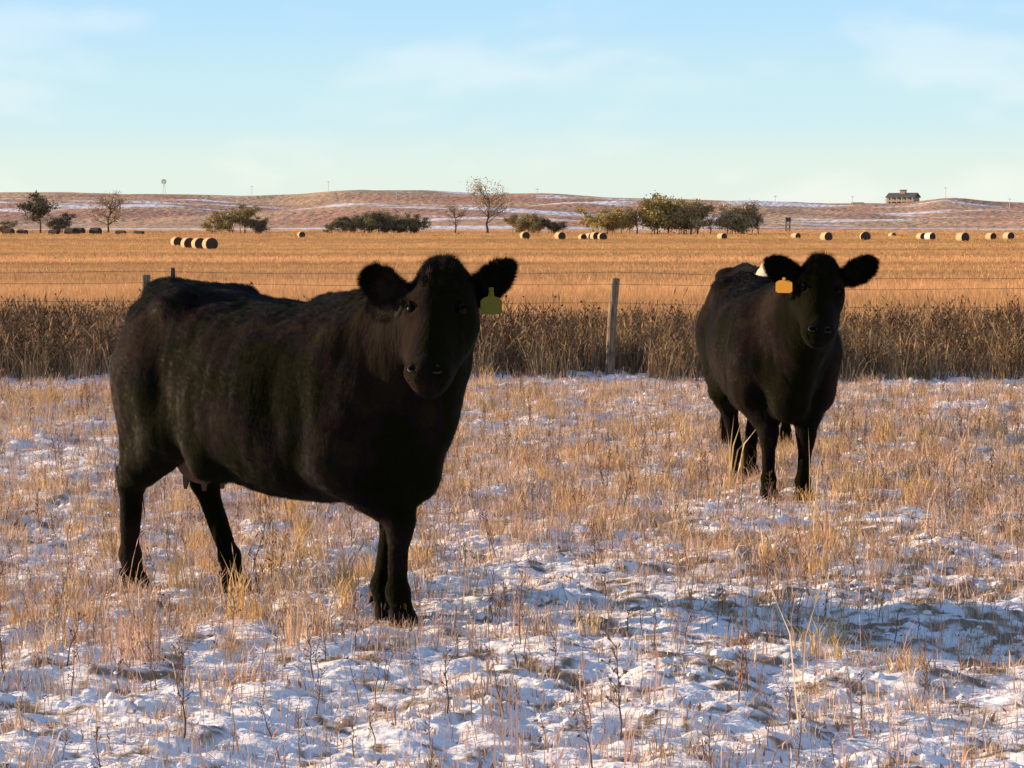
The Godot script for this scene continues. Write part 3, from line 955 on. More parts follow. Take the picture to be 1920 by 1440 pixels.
func build_cows() -> void:
	var hide := tinted(0.9, 0.12)
	hide.normal_enabled = true
	hide.normal_texture = noise_tex(0.03, 4, 31, true, 8.0)
	hide.normal_scale = 0.5
	hide.rim_enabled = true
	hide.rim = 0.05
	hide.rim_tint = 0.7
	hide.uv1_triplanar = true
	hide.uv1_scale = Vector3(3.2, 1.4, 3.2)
	mats.hide = hide
	mats.hair = tinted(0.55, 0.16)
	mats.horn = mat(Color(0.007, 0.0055, 0.005), 0.7, 0.2)
	mats.eye = mat(Color(0.004, 0.003, 0.002), 0.42, 0.2)
	mats.skin = mat(Color(0.006, 0.005, 0.0045), 0.75, 0.12)
	mats.wet = mat(Color(0.016, 0.013, 0.012), 0.42, 0.35)
	var front := Vector3(0, 0, 1)
	# the near cow, her right flank towards the camera and her head turned to it
	var feet: Array = hoof_spots.slice(0, 4)
	var fr := cow_frame((feet[0] + feet[1]) * 0.5, (feet[2] + feet[3]) * 0.5)
	var inv := Transform3D(Basis(Vector3.UP, fr[1]), fr[0]).affine_inverse()
	var cow := make_cow("cow", "large black cow nearest the camera with its flank showing and an olive ear tag", {
		"where": fr[0], "turn": fr[1], "scale": 1.0, "cell": 0.0115, "feet": feet.map(func(v): return inv * v), "hairs": 60000,
		"poll": at(826, 496, 8.66), "muzzle": at(794, 712, 8.42), "side": Vector3(0.985, 0, 0.17),
		"ears": [[at(756, 566, 8.72), at(682, 508, 8.72), 0.070, Vector3(-0.15, 0, 1)], [at(888, 556, 8.78), at(961, 494, 8.80), 0.056, Vector3(0.25, 0, 1)]],
		"tail": [Vector3(-0.80, 1.30, 0), Vector3(-0.87, 1.22, 0.01), Vector3(-0.885, 1.0, 0.03), Vector3(-0.87, 0.75, 0.05), Vector3(-0.87, 0.6, 0.06)]})
	ear_tag(cow, at(921, 572, 8.70), 0.086, 0.072, true, mats.tag_green, "olive yellow ear tag seen on its shaded face", 0.25)
	var ud := Soup.new()
	var udder := SphereMesh.new()
	udder.radius = 0.15
	udder.height = 0.26
	var u := put("udder", udder, mats.udder, cow)
	u.position = Vector3(-0.47, 0.61, 0.02)
	u.scale = Vector3(0.85, 1.0, 0.8)
	for q in [[0.07, 0.06], [0.07, -0.06], [-0.06, 0.06], [-0.06, -0.06]]:
		var t := Soup.new()
		t.tube([Vector3(q[0], -0.08, q[1]), Vector3(q[0] * 1.05, -0.125, q[1] * 1.1), Vector3(q[0] * 1.08, -0.152, q[1] * 1.12)], [0.024, 0.016, 0.009], 8, Color.WHITE)
		put("teat", t.mesh(), mats.udder, u)
	# the second cow, seen head on
	feet = hoof_spots.slice(4, 8)
	fr = cow_frame((feet[0] + feet[1]) * 0.5, (feet[2] + feet[3]) * 0.5)
	inv = Transform3D(Basis(Vector3.UP, fr[1]), fr[0]).affine_inverse()
	var cow2 := make_cow("cow", "black cow standing head on at the right with an orange ear tag", {
		"where": fr[0], "turn": fr[1], "scale": 0.955, "cell": 0.0125, "rings": SLIM, "feet": feet.map(func(v): return inv * v), "hairs": 45000,
		"poll": at(1541, 487, 12.40), "muzzle": at(1537, 640, 12.16), "side": Vector3(1, 0, 0),
		"ears": [[at(1500, 532, 12.48), at(1438, 487, 12.46), 0.070, Vector3(-0.1, 0, 1)], [at(1580, 526, 12.48), at(1640, 488, 12.46), 0.066, Vector3(0.1, 0, 1)]],
		"tail": [Vector3(-0.80, 1.30, 0), Vector3(-0.87, 1.20, 0), Vector3(-0.88, 1.0, 0.02), Vector3(-0.86, 0.75, 0.08), Vector3(-0.84, 0.50, 0.10)]})
	ear_tag(cow2, at(1470, 538, 12.38), 0.096, 0.066, false, mats.tag_orange, "orange yellow ear tag lit by the sun", -0.45)
	# a third one almost hidden behind her
	fr = cow_frame(Vector3(1.80, 0, -17.25), Vector3(1.85, 0, -16.05))
	var xf := Transform3D(Basis(Vector3.UP, fr[1]), fr[0])
	make_cow("cow", "black cow with a pale face almost hidden behind the head on cow", {
		"where": fr[0], "turn": fr[1], "scale": 0.965, "cell": 0.02, "rings": SLIM, "feet": [Vector3(-0.62, 0, 0.13), Vector3(-0.52, 0, -0.13), Vector3(0.55, 0, 0.12), Vector3(0.62, 0, -0.12)], "hairs": 9000,
		"poll": at(1452, 486, 15.30), "muzzle": at(1444, 610, 15.02), "side": Vector3(1, 0, 0.1), "white_face": true,
		"ears": [[at(1432, 528, 15.4), at(1400, 540, 15.4), 0.05, front], [at(1480, 512, 15.4), at(1506, 506, 15.4), 0.05, front]],
		"tail": [Vector3(-0.80, 1.30, 0), Vector3(-0.87, 1.20, 0), Vector3(-0.88, 1.0, 0), Vector3(-0.86, 0.75, 0), Vector3(-0.86, 0.55, 0)]})

# ---------------------------------------------------------------- fence
func fence_point(px: float) -> Vector3:   # the fence runs straight, a little nearer on the right
	var d := 23.9 - (px - 1145.0) * 0.0007
	return Vector3((px - 960.0) / FOCAL * d, 0, -d)

func build_fence() -> void:
	var wood := StandardMaterial3D.new()
	var grain := noise_tex(0.012, 4, 44)
	var ramp := Gradient.new()
	ramp.set_color(0, Color(0.26, 0.21, 0.165))
	ramp.set_color(1, Color(0.72, 0.63, 0.50))
	grain.color_ramp = ramp
	wood.albedo_texture = grain
	wood.roughness = 0.9
	wood.uv1_triplanar = true
	wood.uv1_scale = Vector3(9, 0.8, 9)
	wood.normal_enabled = true
	wood.normal_texture = noise_tex(0.03, 3, 45, true, 8.0)
	var steel := mat(Color(0.05, 0.045, 0.04), 0.6, 0.5)
	var wire := mat(Color(0.20, 0.15, 0.11), 0.6, 0.4)
	var posts := [[1145.0, 1.06, 0.050, 0.05, "weathered round wooden fence post between the two cows"], [274.0, 1.085, 0.052, 0.0, "wooden fence post whose pale top shows above the near cow's rump"]]
	for q in posts:
		var o := thing("fence_post", fence_point(q[0]))
		tag(o, q[4], "fence post", "wooden posts of the pasture fence")
		var s := Soup.new()
		var rad: float = q[2]
		var lean: float = q[3]
		s.tube([Vector3(-0.01, -0.3, 0), Vector3(0, 0.3, 0.004), Vector3(lean * 0.4, 0.7, 0), Vector3(lean, q[1] - 0.012, 0), Vector3(lean, q[1], 0)], [rad * 1.04, rad, rad * 0.97, rad * 0.95, rad * 0.86], 14, Color.WHITE)
		put("pole", s.mesh(), wood, o)
		for h in [0.27, 0.53, 0.80, 1.0]:
			var st := Soup.new()
			st.tube([Vector3(-0.02 + lean * h, h, rad * 0.9), Vector3(-0.004 + lean * h, h + 0.006, rad + 0.012), Vector3(0.02 + lean * h, h, rad * 0.9)], [0.003, 0.003, 0.003], 5, Color.WHITE)
			put("staple", st.mesh(), steel, o)
	var tp := thing("steel_post", fence_point(325.0))
	tag(tp, "thin dark steel fence post behind the near cow's hips", "fence post")
	var t := Soup.new()
	t.box(Vector3(-0.022, -0.3, -0.003), Vector3(0.022, 1.16, 0.003))
	t.box(Vector3(-0.004, -0.3, 0.0032), Vector3(0.004, 1.16, 0.035))
	put("stake", t.mesh(), steel, tp)
	for k in 5:
		var h: float = [0.27, 0.53, 0.80, 1.0, 1.12][k]
		var s := Soup.new()
		var pts := []
		var rad := []
		var px := -700.0
		var n := 0
		while px < 2700.0:
			var b := fence_point(px)
			var sag := 0.02 * absf(sin((px - 1145.0) / 871.0 * PI)) + 0.004 * sin(px * 0.013 + k * 2.0)
			pts.append(b + Vector3(0, h - sag - 0.02 * smoothstep(1145.0, 1700.0, px) * k * 0.5, 0.062 if k < 4 else -0.06))
			rad.append(0.0024)
			if n % 3 == 0:   # barbs
				for a in [0.7, 2.3]:
					var dir := Vector3(0.3, sin(a), cos(a)) * 0.013
					s.tube([pts[-1] - dir, pts[-1] + dir], [0.0016, 0.001], 3, Color.WHITE)
			px += 14.0
			n += 1
		s.tube(pts, rad, 5, Color.WHITE)
		var names := ["lowest", "second lowest", "middle", "fourth up", "topmost"]
		tag(put("barbed_wire", s.mesh(), wire), names[k] + " of the five barbed wires strung along the fence", "wire", "barbed wires of the pasture fence")

# ---------------------------------------------------------------- hay, trees, house and masts
func ground(px: float, d: float) -> Vector3:
	var x := (px - 960.0) / FOCAL * d
	return Vector3(x, land(x, d), -d)

func bale(px: float, d: float, r: float, len_: float, yaw: float, label: String, wrap: Material, end: Material, group: String) -> void:
	var o := thing("hay_bale", ground(px, d) + Vector3(0, 0.0, 0), yaw)
	tag(o, label, "hay bale", group)
	var rr := RandomNumberGenerator.new()
	rr.seed = int(px * 13.0)
	var s := Soup.new()
	var rings := [[-0.5, 0.90], [-0.46, 0.98], [-0.2, 1.0], [0.1, 1.01], [0.4, 0.99], [0.47, 0.97], [0.5, 0.90]]
	var pts := []
	var rad := []
	for q in rings:
		pts.append(Vector3(0, r * 0.95, q[0] * len_)); rad.append(r * q[1] * rr.randf_range(0.985, 1.015))
	s.tube(pts, rad, 26, Color.WHITE, false)
	for i in s.v.size():   # settled on the ground, a little ragged
		s.v[i].y = maxf(s.v[i].y, 0.02) * 0.97
		s.v[i] *= rr.randf_range(0.99, 1.01)
	put("wrapped_side", s.mesh(), wrap, o)
	for sg in [1, -1]:
		var e := Soup.new()
		for i in 26:
			var a := TAU * i / 26.0
			var b := TAU * (i + 1) / 26.0
			for ring in 4:   # coiled hay, ring by ring, slightly hollow
				var r0 := r * 0.9 * ring / 4.0
				var r1 := r * 0.9 * (ring + 1) / 4.0
				var z0: float = sg * len_ * (0.5 + 0.02 - 0.012 * (ring % 2))
				var z1: float = sg * len_ * (0.5 + 0.02 - 0.012 * ((ring + 1) % 2)) - (sg * len_ * 0.02 if ring == 3 else 0.0)
				var c := Vector3(0, r * 0.92, 0)
				var q0 := c + Vector3(cos(a) * r0, sin(a) * r0, z0)
				var q1 := c + Vector3(cos(a) * r1, sin(a) * r1, z1)
				var q2 := c + Vector3(cos(b) * r1, sin(b) * r1, z1)
				var q3 := c + Vector3(cos(b) * r0, sin(b) * r0, z0)
				if sg > 0: e.quad(q0, q3, q2, q1, Color.WHITE)
				else: e.quad(q0, q1, q2, q3, Color.WHITE)
		put("end_face", e.mesh(), end, o)

func tree(called: String, px: float, d: float, h: float, w: float, kind: int, label: String, sd: int, leaf: Color, dens: float) -> void:
	# kind 0 tall broadleaf on one trunk, 1 bushy from the ground, 2 bare
	var o := thing(called, ground(px, d) - Vector3(0, 0.1, 0))
	tag(o, label, "tree" if kind != 1 else "shrub", "trees and bushes at the far edge of the field")
	var r := RandomNumberGenerator.new()
	r.seed = sd
	var s := Soup.new()
	var tips := []
	var bark := Color(0.13, 0.10, 0.08)
	var stems := 1 if kind != 1 else 5
	for n in stems:
		var top := h * (0.62 if kind != 1 else r.randf_range(0.45, 0.7))
		var base := Vector3(0, 0, 0) if stems == 1 else Vector3(r.randf_range(-0.3, 0.3) * w, 0, r.randf_range(-0.2, 0.2) * w)
		var lean := Vector3(r.randf_range(-0.12, 0.12) * w, 0, r.randf_range(-0.1, 0.1) * w)
		var tr := h * (0.022 if kind != 1 else 0.012)
		var pts := [base - Vector3(0, 0.4, 0)]
		var rad := [tr * 1.5]
		for i in range(1, 7):
			var t := i / 6.0
			pts.append(base + lean * t * t + Vector3(r.randf_range(-1, 1) * 0.02 * h, top * t, r.randf_range(-1, 1) * 0.02 * h))
			rad.append(tr * (1.15 - 0.85 * t))
		s.tube(pts, rad, 7, bark, false)
		tips.append(pts[-1])
		var limbs := int((13 if kind != 1 else 5) * (1.0 if kind != 2 else 1.5))
		for b in limbs:
			var t := r.randf_range(0.32 if kind != 1 else 0.15, 1.0)
			var p: Vector3 = pts[int(t * 5.99)].lerp(pts[mini(int(t * 5.99) + 1, 6)], fposmod(t * 5.99, 1.0))
			var a := r.randf() * TAU
			var reach := w * 0.5 * r.randf_range(0.5, 1.0) * (1.15 - 0.5 * absf(t - 0.55))
			var rise := h * r.randf_range(0.08, 0.34)
			var q := p + Vector3(cos(a) * reach * 0.5, rise * 0.55, sin(a) * reach * 0.5)
			var e := p + Vector3(cos(a) * reach, rise, sin(a) * reach)
			e.y = minf(e.y, h * 0.98)
			s.tube([p, q, e], [tr * 0.42, tr * 0.26, tr * 0.1], 5, bark, false)
			tips.append(e); tips.append(q)
			for k in 3:
				var u := q.lerp(e, r.randf_range(0.0, 1.0))
				var z := u + Vector3(r.randf_range(-1, 1), r.randf_range(0.2, 1), r.randf_range(-1, 1)) * h * 0.09
				s.tube([u, z], [tr * 0.14, tr * 0.06], 3, bark, false)
				tips.append(z)
	put("trunk", s.mesh(), mats.bark, o)
	var c := Soup.new()
	for tip in tips:
		if r.randf() > dens: continue
		var lump: float = h * r.randf_range(0.05, 0.10)
		var tone := r.randf_range(0.65, 1.25)
		for k in int(64 if kind != 2 else 26):
			var p: Vector3 = tip + Vector3(r.randfn(), r.randfn() * 0.75, r.randfn()) * lump * 0.85
			p.y = maxf(p.y, 0.05 * h)
			var u := Vector3(r.randf_range(-1, 1), r.randf_range(-1, 1), r.randf_range(-1, 1)).normalized() * h * r.randf_range(0.014, 0.030) * (1.0 if kind != 2 else 0.55)
			var q := u.cross(Vector3(r.randf_range(-1, 1), r.randf_range(-1, 1), r.randf_range(-1, 1))).normalized() * u.length() * 0.8
			var col := leaf * tone * r.randf_range(0.75, 1.25)
			c.quad(p - u, p - q, p + u, p + q, col * Color(2.35, 2.2, 2.1))
	if c.v.size(): put("crown", c.mesh(), mats.leaf, o)

func slab(o: Node3D, called: String, lo: Vector3, hi: Vector3, m: Material) -> MeshInstance3D:
	var s := Soup.new()
	s.box(lo, hi)
	return put(called, s.mesh(), m, o)

func build_house() -> void:
	var d := 1330.0
	var base := ground(1691.0, d)
	var o := thing("farmhouse", base - Vector3(0, 0.6, 0), -0.50)
	o.scale = Vector3(0.98, 0.74, 1.0)
	tag(o, "big two storey farmhouse with a porch and gable roof on the snowy hilltop", "house")
	var siding := mat(Color(0.46, 0.35, 0.24), 0.8)
	var roof := mat(Color(0.12, 0.115, 0.11), 0.8)
	var trim := mat(Color(0.62, 0.56, 0.46), 0.7)
	var glass := mat(Color(0.03, 0.035, 0.04), 0.15, 0.5)
	slab(o, "wall", Vector3(-8.5, 0, -5), Vector3(8.5, 6.2, 5), siding)
	var s := Soup.new()
	for sg in [1, -1]:
		s.quad(Vector3(-9.2, 6.0, sg * 6.0), Vector3(-9.2, 9.6, 0), Vector3(9.2, 9.6, 0), Vector3(9.2, 6.0, sg * 6.0), Color.WHITE)
		s.quad(Vector3(-9.2, 5.7, sg * 6.0), Vector3(9.2, 5.7, sg * 6.0), Vector3(9.2, 6.0, sg * 6.0), Vector3(-9.2, 6.0, sg * 6.0), Color.WHITE)
		s.tri(Vector3(sg * 8.6, 6.1, -5.2), Vector3(sg * 8.6, 9.3, 0), Vector3(sg * 8.6, 6.1, 5.2), Color.WHITE)
	s.quad(Vector3(-9.2, 5.7, -6), Vector3(-9.2, 5.7, 6), Vector3(9.2, 5.7, 6), Vector3(9.2, 5.7, -6), Color.WHITE)
	var rf := put("roof", s.mesh(), roof, o)
	slab(rf, "cupola", Vector3(-1.6, 8.4, -1.4), Vector3(1.6, 11.6, 1.4), siding)
	slab(rf, "cupola_roof", Vector3(-2.0, 11.6, -1.8), Vector3(2.0, 12.0, 1.8), roof)
	slab(o, "porch_floor", Vector3(-8.5, 2.5, 5.02), Vector3(8.5, 2.9, 7.6), trim)
	slab(o, "porch_rail", Vector3(-8.5, 3.7, 7.4), Vector3(8.5, 3.9, 7.6), trim)
	for k in 6:
		var x := -8.2 + k * 3.28
		slab(o, "porch_post", Vector3(x - 0.2, 0, 7.2), Vector3(x + 0.2, 5.7, 7.55), trim)
	for k in 5:
		var x := -6.6 + k * 3.28
		for y in [0.8, 3.6]:
			var wd := slab(o, "window", Vector3(x - 0.85, y - 0.15, 4.95), Vector3(x + 0.85, y + 1.75, 5.08), trim)
			slab(wd, "pane", Vector3(x - 0.65, y, 5.0), Vector3(x + 0.65, y + 1.6, 5.10), glass)
	for k in 3:
		slab(o, "window", Vector3(8.45, 3.4, -3.6 + k * 2.8), Vector3(8.58, 5.0, -2.2 + k * 2.8), glass)
	var sh := thing("shed", ground(1606.0, 1390.0) - Vector3(0, 1.2, 0), -0.3)
	sh.scale = Vector3(0.8, 0.7, 0.8)
	tag(sh, "low dark shed on the ridge left of the farmhouse", "shed")
	slab(sh, "wall", Vector3(-4.5, 0, -3), Vector3(4.5, 2.2, 3), mat(Color(0.22, 0.15, 0.12)))
	var sr := Soup.new()
	for sg in [1, -1]:
		sr.quad(Vector3(-4.9, 2.1, sg * 3.4), Vector3(-4.9, 4.0, 0), Vector3(4.9, 4.0, 0), Vector3(4.9, 2.1, sg * 3.4), Color.WHITE)
		sr.tri(Vector3(sg * 4.51, 2.2, -3), Vector3(sg * 4.51, 3.9, 0), Vector3(sg * 4.51, 2.2, 3), Color.WHITE)
	put("roof", sr.mesh(), roof, sh)

func build_far() -> void:
	mats.tag_green = mat(Color(0.13, 0.115, 0.012), 0.5, 0.3)
	mats.tag_green.backlight_enabled = true
	mats.tag_green.backlight = Color(0.12, 0.12, 0.03)
	mats.tag_orange = mat(Color(0.85, 0.36, 0.04), 0.45, 0.4)
	mats.udder = mat(Color(0.10, 0.055, 0.036), 0.7, 0.3)
	mats.bark = tinted(0.95, 0.1)
	mats.leaf = tinted(0.9, 0.15, 0.3)
	var wrap := mat(Color(0.52, 0.39, 0.23), 0.85)
	wrap.normal_enabled = true
	wrap.normal_texture = noise_tex(0.03, 4, 66, true, 8.0)
	wrap.uv1_triplanar = true
	wrap.uv1_scale = Vector3(0.7, 0.7, 0.7)
	var end := mat(Color(0.075, 0.05, 0.04), 0.95)
	var dark := mat(Color(0.075, 0.05, 0.04), 0.95)
	var pale := mat(Color(0.70, 0.66, 0.56), 0.7)
	var g := "round hay bales lying on the mown field"
	# left group of four
	bale(333, 292, 0.72, 1.45, 0.40, "farthest and leftmost bale of the four in the left of the field", wrap, end, g)
	bale(354, 262, 0.76, 1.4, 0.40, "left bale of the row of three touching bales", wrap, end, g)
	bale(374, 258, 0.76, 1.4, 0.40, "middle bale of the row of three touching bales", wrap, end, g)
	bale(395, 252, 0.78, 1.4, 0.40, "right bale of the row of three, its dark round end in view", wrap, end, g)
	var rest := [[566, 470, 0.75, 0.28, "lone small bale far off right of the bare bushes"], [984, 432, 0.85, 0.28, "dark bale just left of the low shrubs behind the near cow's ear"], [1050, 418, 0.85, 0.44, "bale with a bright left side in the middle of the field"],
		[1092, 420, 0.65, 0.28, "pale narrow bale at the left of the small cluster"], [1106, 424, 0.75, 0.39, "second bale of the small cluster by the dense trees"], [1116, 416, 0.85, 0.33, "bright tan bale in the middle of the small cluster"], [1129, 412, 0.80, 0.15, "bale with its round end facing us at the right of the cluster"],
		[1353, 425, 0.72, 0.50, "low bale in front of the grey leafed trees"], [1491, 440, 0.70, 0.50, "bale beside the small far pylon"], [1548, 392, 0.90, 0.41, "tall bale with bright left edge above the head on cow"], [1621, 388, 0.95, -0.1, "wide bale showing its round brown end to us"],
		[1671, 480, 0.60, 0.33, "tiny far bale below the farmhouse"], [1726, 420, 0.75, 0.33, "tan bale touching the white wrapped one"], [1803, 372, 0.90, 0.44, "near right bale with a slanting dark end"], [1856, 418, 0.78, 0.44, "bale second from the right edge of the field"], [1889, 412, 0.85, 0.41, "rightmost bale of the field"]]
	for q in rest:
		bale(q[0], q[1], q[2], 1.5, q[3], q[4], wrap, end, g)
	bale(1742, 414, 0.80, 1.5, 0.5, "white wrapped bale in the right of the field", pale, end, g)
	var stacks := [[18, 0.85, "leftmost dark old bale at the left edge of the field"], [44, 0.7, "dark old bale left of the black leafed tree"], [103, 0.7, "small dark bale left of the leafed tree's trunk"], [134, 0.9, "dark bale right of the leafed tree's foot"], [150, 0.95, "tall dark bale in the pair near the bare brown tree"], [181, 0.95, "dark bale at the foot of the bare brown tree"], [228, 0.6, "low dark bale right of the bare brown tree"], [262, 0.55, "flattened dark bale out in the open field"]]
	for q in stacks:
		bale(q[0], 560, q[1] * 1.1, 2.6, 1.1, q[2], dark, dark, "old dark bales along the field's far edge")
	# trees and shrubs
	var olive := Color(0.17, 0.145, 0.07)
	var deep := Color(0.075, 0.07, 0.045)
	var tan := Color(0.16, 0.12, 0.075)
	tree("broadleaf_tree", 78, 610, 11.6, 9.5, 0, "dark leafed tree alone at the left of the field's edge", 1, deep, 0.75)
	tree("shrub", 112, 605, 6.3, 6.0, 1, "dark spreading shrub right beside the black leafed tree", 2, deep, 0.7)
	tree("shrub", 12, 620, 4.6, 8.0, 1, "dull brown shrub cut by the left edge of the picture", 3, Color(0.12, 0.09, 0.05), 0.6)
	tree("bare_tree", 204, 615, 12.6, 9.0, 2, "tall bare brown tree with a feathery crown at the left", 4, tan, 0.9)
	tree("shrub", 404, 600, 6.2, 8.0, 1, "open olive bush of thin stems left of the taller bush", 5, olive, 0.55)
	tree("broadleaf_tree", 447, 600, 8.6, 6.6, 1, "taller olive bush between the bales and the dark thicket", 6, olive, 0.85)
	tree("shrub", 489, 598, 5.0, 3.8, 1, "small dark bush standing alone right of the olive bushes", 7, Color(0.09, 0.07, 0.045), 0.7)
	var row := [[634, 4.6], [660, 5.4], [688, 6.2], [705, 7.0], [728, 5.8], [750, 6.0], [776, 5.6]]
	var where := ["leftmost juniper of the dark thicket", "second juniper from the left in the dark thicket", "third juniper of the dark thicket, below its crest", "tallest juniper at the crest of the dark thicket", "juniper just right of the thicket's crest", "second juniper from the right in the dark thicket", "rightmost juniper of the dark thicket"]
	for k in row.size():
		tree("juniper", row[k][0], 600 + (k % 3) * 5, row[k][1], 6.2, 1, where[k], 20 + k, Color(0.095, 0.09, 0.055), 1.0)
	tree("bare_tree", 855, 605, 9.6, 6.5, 2, "bare thin tree left of the tallest bare cottonwood", 31, tan, 0.35)
	tree("bare_tree", 913, 600, 14.6, 11.0, 2, "tallest bare cottonwood standing in the middle against the sky", 32, Color(0.17, 0.14, 0.09), 0.8)
	tree("shrub", 962, 596, 5.6, 9.0, 1, "olive shrub at the foot of the tallest cottonwood's right side", 33, olive, 0.9)
	tree("broadleaf_tree", 1005, 595, 6.2, 6.5, 1, "round topped olive shrub above the dark bale", 34, olive, 0.9)
	tree("shrub", 1036, 594, 4.8, 6.0, 1, "low dark shrub leaning right, right of the round topped one", 35, deep, 0.8)
	tree("broadleaf_tree", 1132, 560, 7.6, 10.0, 1, "broad green brown tree at the left of the dense grove", 36, Color(0.190, 0.162, 0.067), 1.0)
	tree("broadleaf_tree", 1168, 566, 7.4, 8.0, 1, "second broad green brown tree in the dense grove", 37, Color(0.190, 0.162, 0.067), 1.0)
	tree("bare_tree", 1194, 560, 9.2, 6.5, 2, "grey bare tree rising in the gap of the grove", 38, Color(0.16, 0.14, 0.11), 0.3)
	tree("broadleaf_tree", 1236, 560, 11.4, 9.0, 1, "tallest leafy tree of the grove reaching above the ridge", 39, Color(0.162, 0.142, 0.061), 1.0)
	tree("broadleaf_tree", 1268, 566, 9.4, 7.5, 1, "leafy tree between the grove's tallest and its broad right one", 40, Color(0.190, 0.162, 0.076), 1.0)
	tree("broadleaf_tree", 1292, 560, 9.9, 8.0, 1, "broad dark trunked tree at the right of the grove", 41, Color(0.180, 0.152, 0.085), 1.0)
	tree("bare_tree", 1332, 560, 6.4, 4.5, 2, "small grey half bare tree in the gap right of the grove", 42, Color(0.17, 0.15, 0.11), 0.5)
	tree("broadleaf_tree", 1372, 560, 8.2, 7.0, 1, "grey green tree at the left of the right hand clump", 43, Color(0.209, 0.180, 0.104), 0.85)
	tree("broadleaf_tree", 1396, 560, 8.6, 6.5, 1, "dome shaped tree at the middle of the right hand clump", 44, Color(0.171, 0.142, 0.085), 0.9)
	tree("bare_tree", 1421, 560, 6.6, 4.5, 2, "thin bare tree at the right end of the right hand clump", 45, Color(0.13, 0.10, 0.07), 0.5)
	build_house()
	# thin masts on and below the ridge
	var steel := mat(Color(0.62, 0.58, 0.54), 0.6)
	var poles := [[1007, 1180, 7.0, "pale pole on the hillside right of the tallest cottonwood"], [1452, 1180, 7.0, "pale pole on the ridge slope left of the farmhouse"], [1596, 1300, 4.5, "short pole at the left end of the snowy hilltop"], [1770, 1330, 8.0, "thin mast right of the farmhouse against the sky"], [1890, 1150, 6.5, "pale pole on the slope at the far right"], [617, 1400, 7.0, "thin far mast on the ridge above the dark thicket"], [744, 1200, 6.0, "pale pole on the snowy slope above the thicket's right end"], [474, 1400, 6.5, "thin far mast on the ridge above the olive bushes"]]
	for q in poles:
		var o := thing("utility_pole", ground(q[0], q[1]))
		tag(o, q[3], "pole", "poles and masts on the hills")
		var s := Soup.new()
		s.tube([Vector3(0, -1, 0), Vector3(0, q[2], 0)], [0.16, 0.11], 6, Color.WHITE)
		put("shaft", s.mesh(), steel, o)
		slab(o, "crossarm", Vector3(-0.9, q[2] - 0.7, -0.16), Vector3(0.9, q[2] - 0.5, 0.16), steel)
	var wm := thing("windmill", ground(310, 1400))
	tag(wm, "small windmill on the ridge right of the bare brown tree", "windmill")
	var tw := Soup.new()
	for a in 4:
		var b := Vector3(cos(a * PI / 2 + 0.8), 0, sin(a * PI / 2 + 0.8))
		tw.tube([b * 1.3 - Vector3(0, 1, 0), b * 0.2 + Vector3(0, 7.5, 0)], [0.09, 0.07], 4, Color.WHITE)
	put("tower", tw.mesh(), steel, wm)
	var fan := Soup.new()
	for a in 14:
		var t := TAU * a / 14.0
		var u := Vector3(cos(t), sin(t), 0)
		var v := Vector3(-sin(t), cos(t), 0.4)
		fan.quad(Vector3(0, 8, 0.5) + u * 0.4 - v * 0.1, Vector3(0, 8, 0.5) + u * 1.6 - v * 0.28, Vector3(0, 8, 0.5) + u * 1.6 + v * 0.28, Vector3(0, 8, 0.5) + u * 0.4 + v * 0.1, Color.WHITE)
	put("wheel", fan.mesh(), steel, wm)
	var vane := Soup.new()
	vane.box(Vector3(-0.04, 7.95, -2.2), Vector3(0.04, 8.05, 0.5))
	vane.box(Vector3(-0.03, 7.5, -3.2), Vector3(0.03, 8.5, -2.2))
	put("vane", vane.mesh(), steel, wm)
	var py := thing("lattice_tower", ground(1476, 700))
	tag(py, "small dark lattice tower on the field's far edge above the head on cow", "tower")
	var pt := Soup.new()
	for a in 4:
		var b := Vector3(cos(a * PI / 2 + 0.8), 0, sin(a * PI / 2 + 0.8)) * 0.9
		pt.tube([b - Vector3(0, 1, 0), b + Vector3(0, 4.6, 0)], [0.12, 0.1], 4, Color.WHITE)
		var b2 := Vector3(cos((a + 1) * PI / 2 + 0.8), 0, sin((a + 1) * PI / 2 + 0.8)) * 0.9
		for y in [0.2, 1.6, 3.0]:
			pt.tube([b + Vector3(0, y, 0), b2 + Vector3(0, y + 1.4, 0)], [0.07, 0.07], 4, Color.WHITE)
	put("frame", pt.mesh(), mat(Color(0.08, 0.07, 0.065)), py)
	slab(py, "tank", Vector3(-0.8, 3.2, -0.8), Vector3(0.8, 4.5, 0.8), mat(Color(0.10, 0.085, 0.08)))


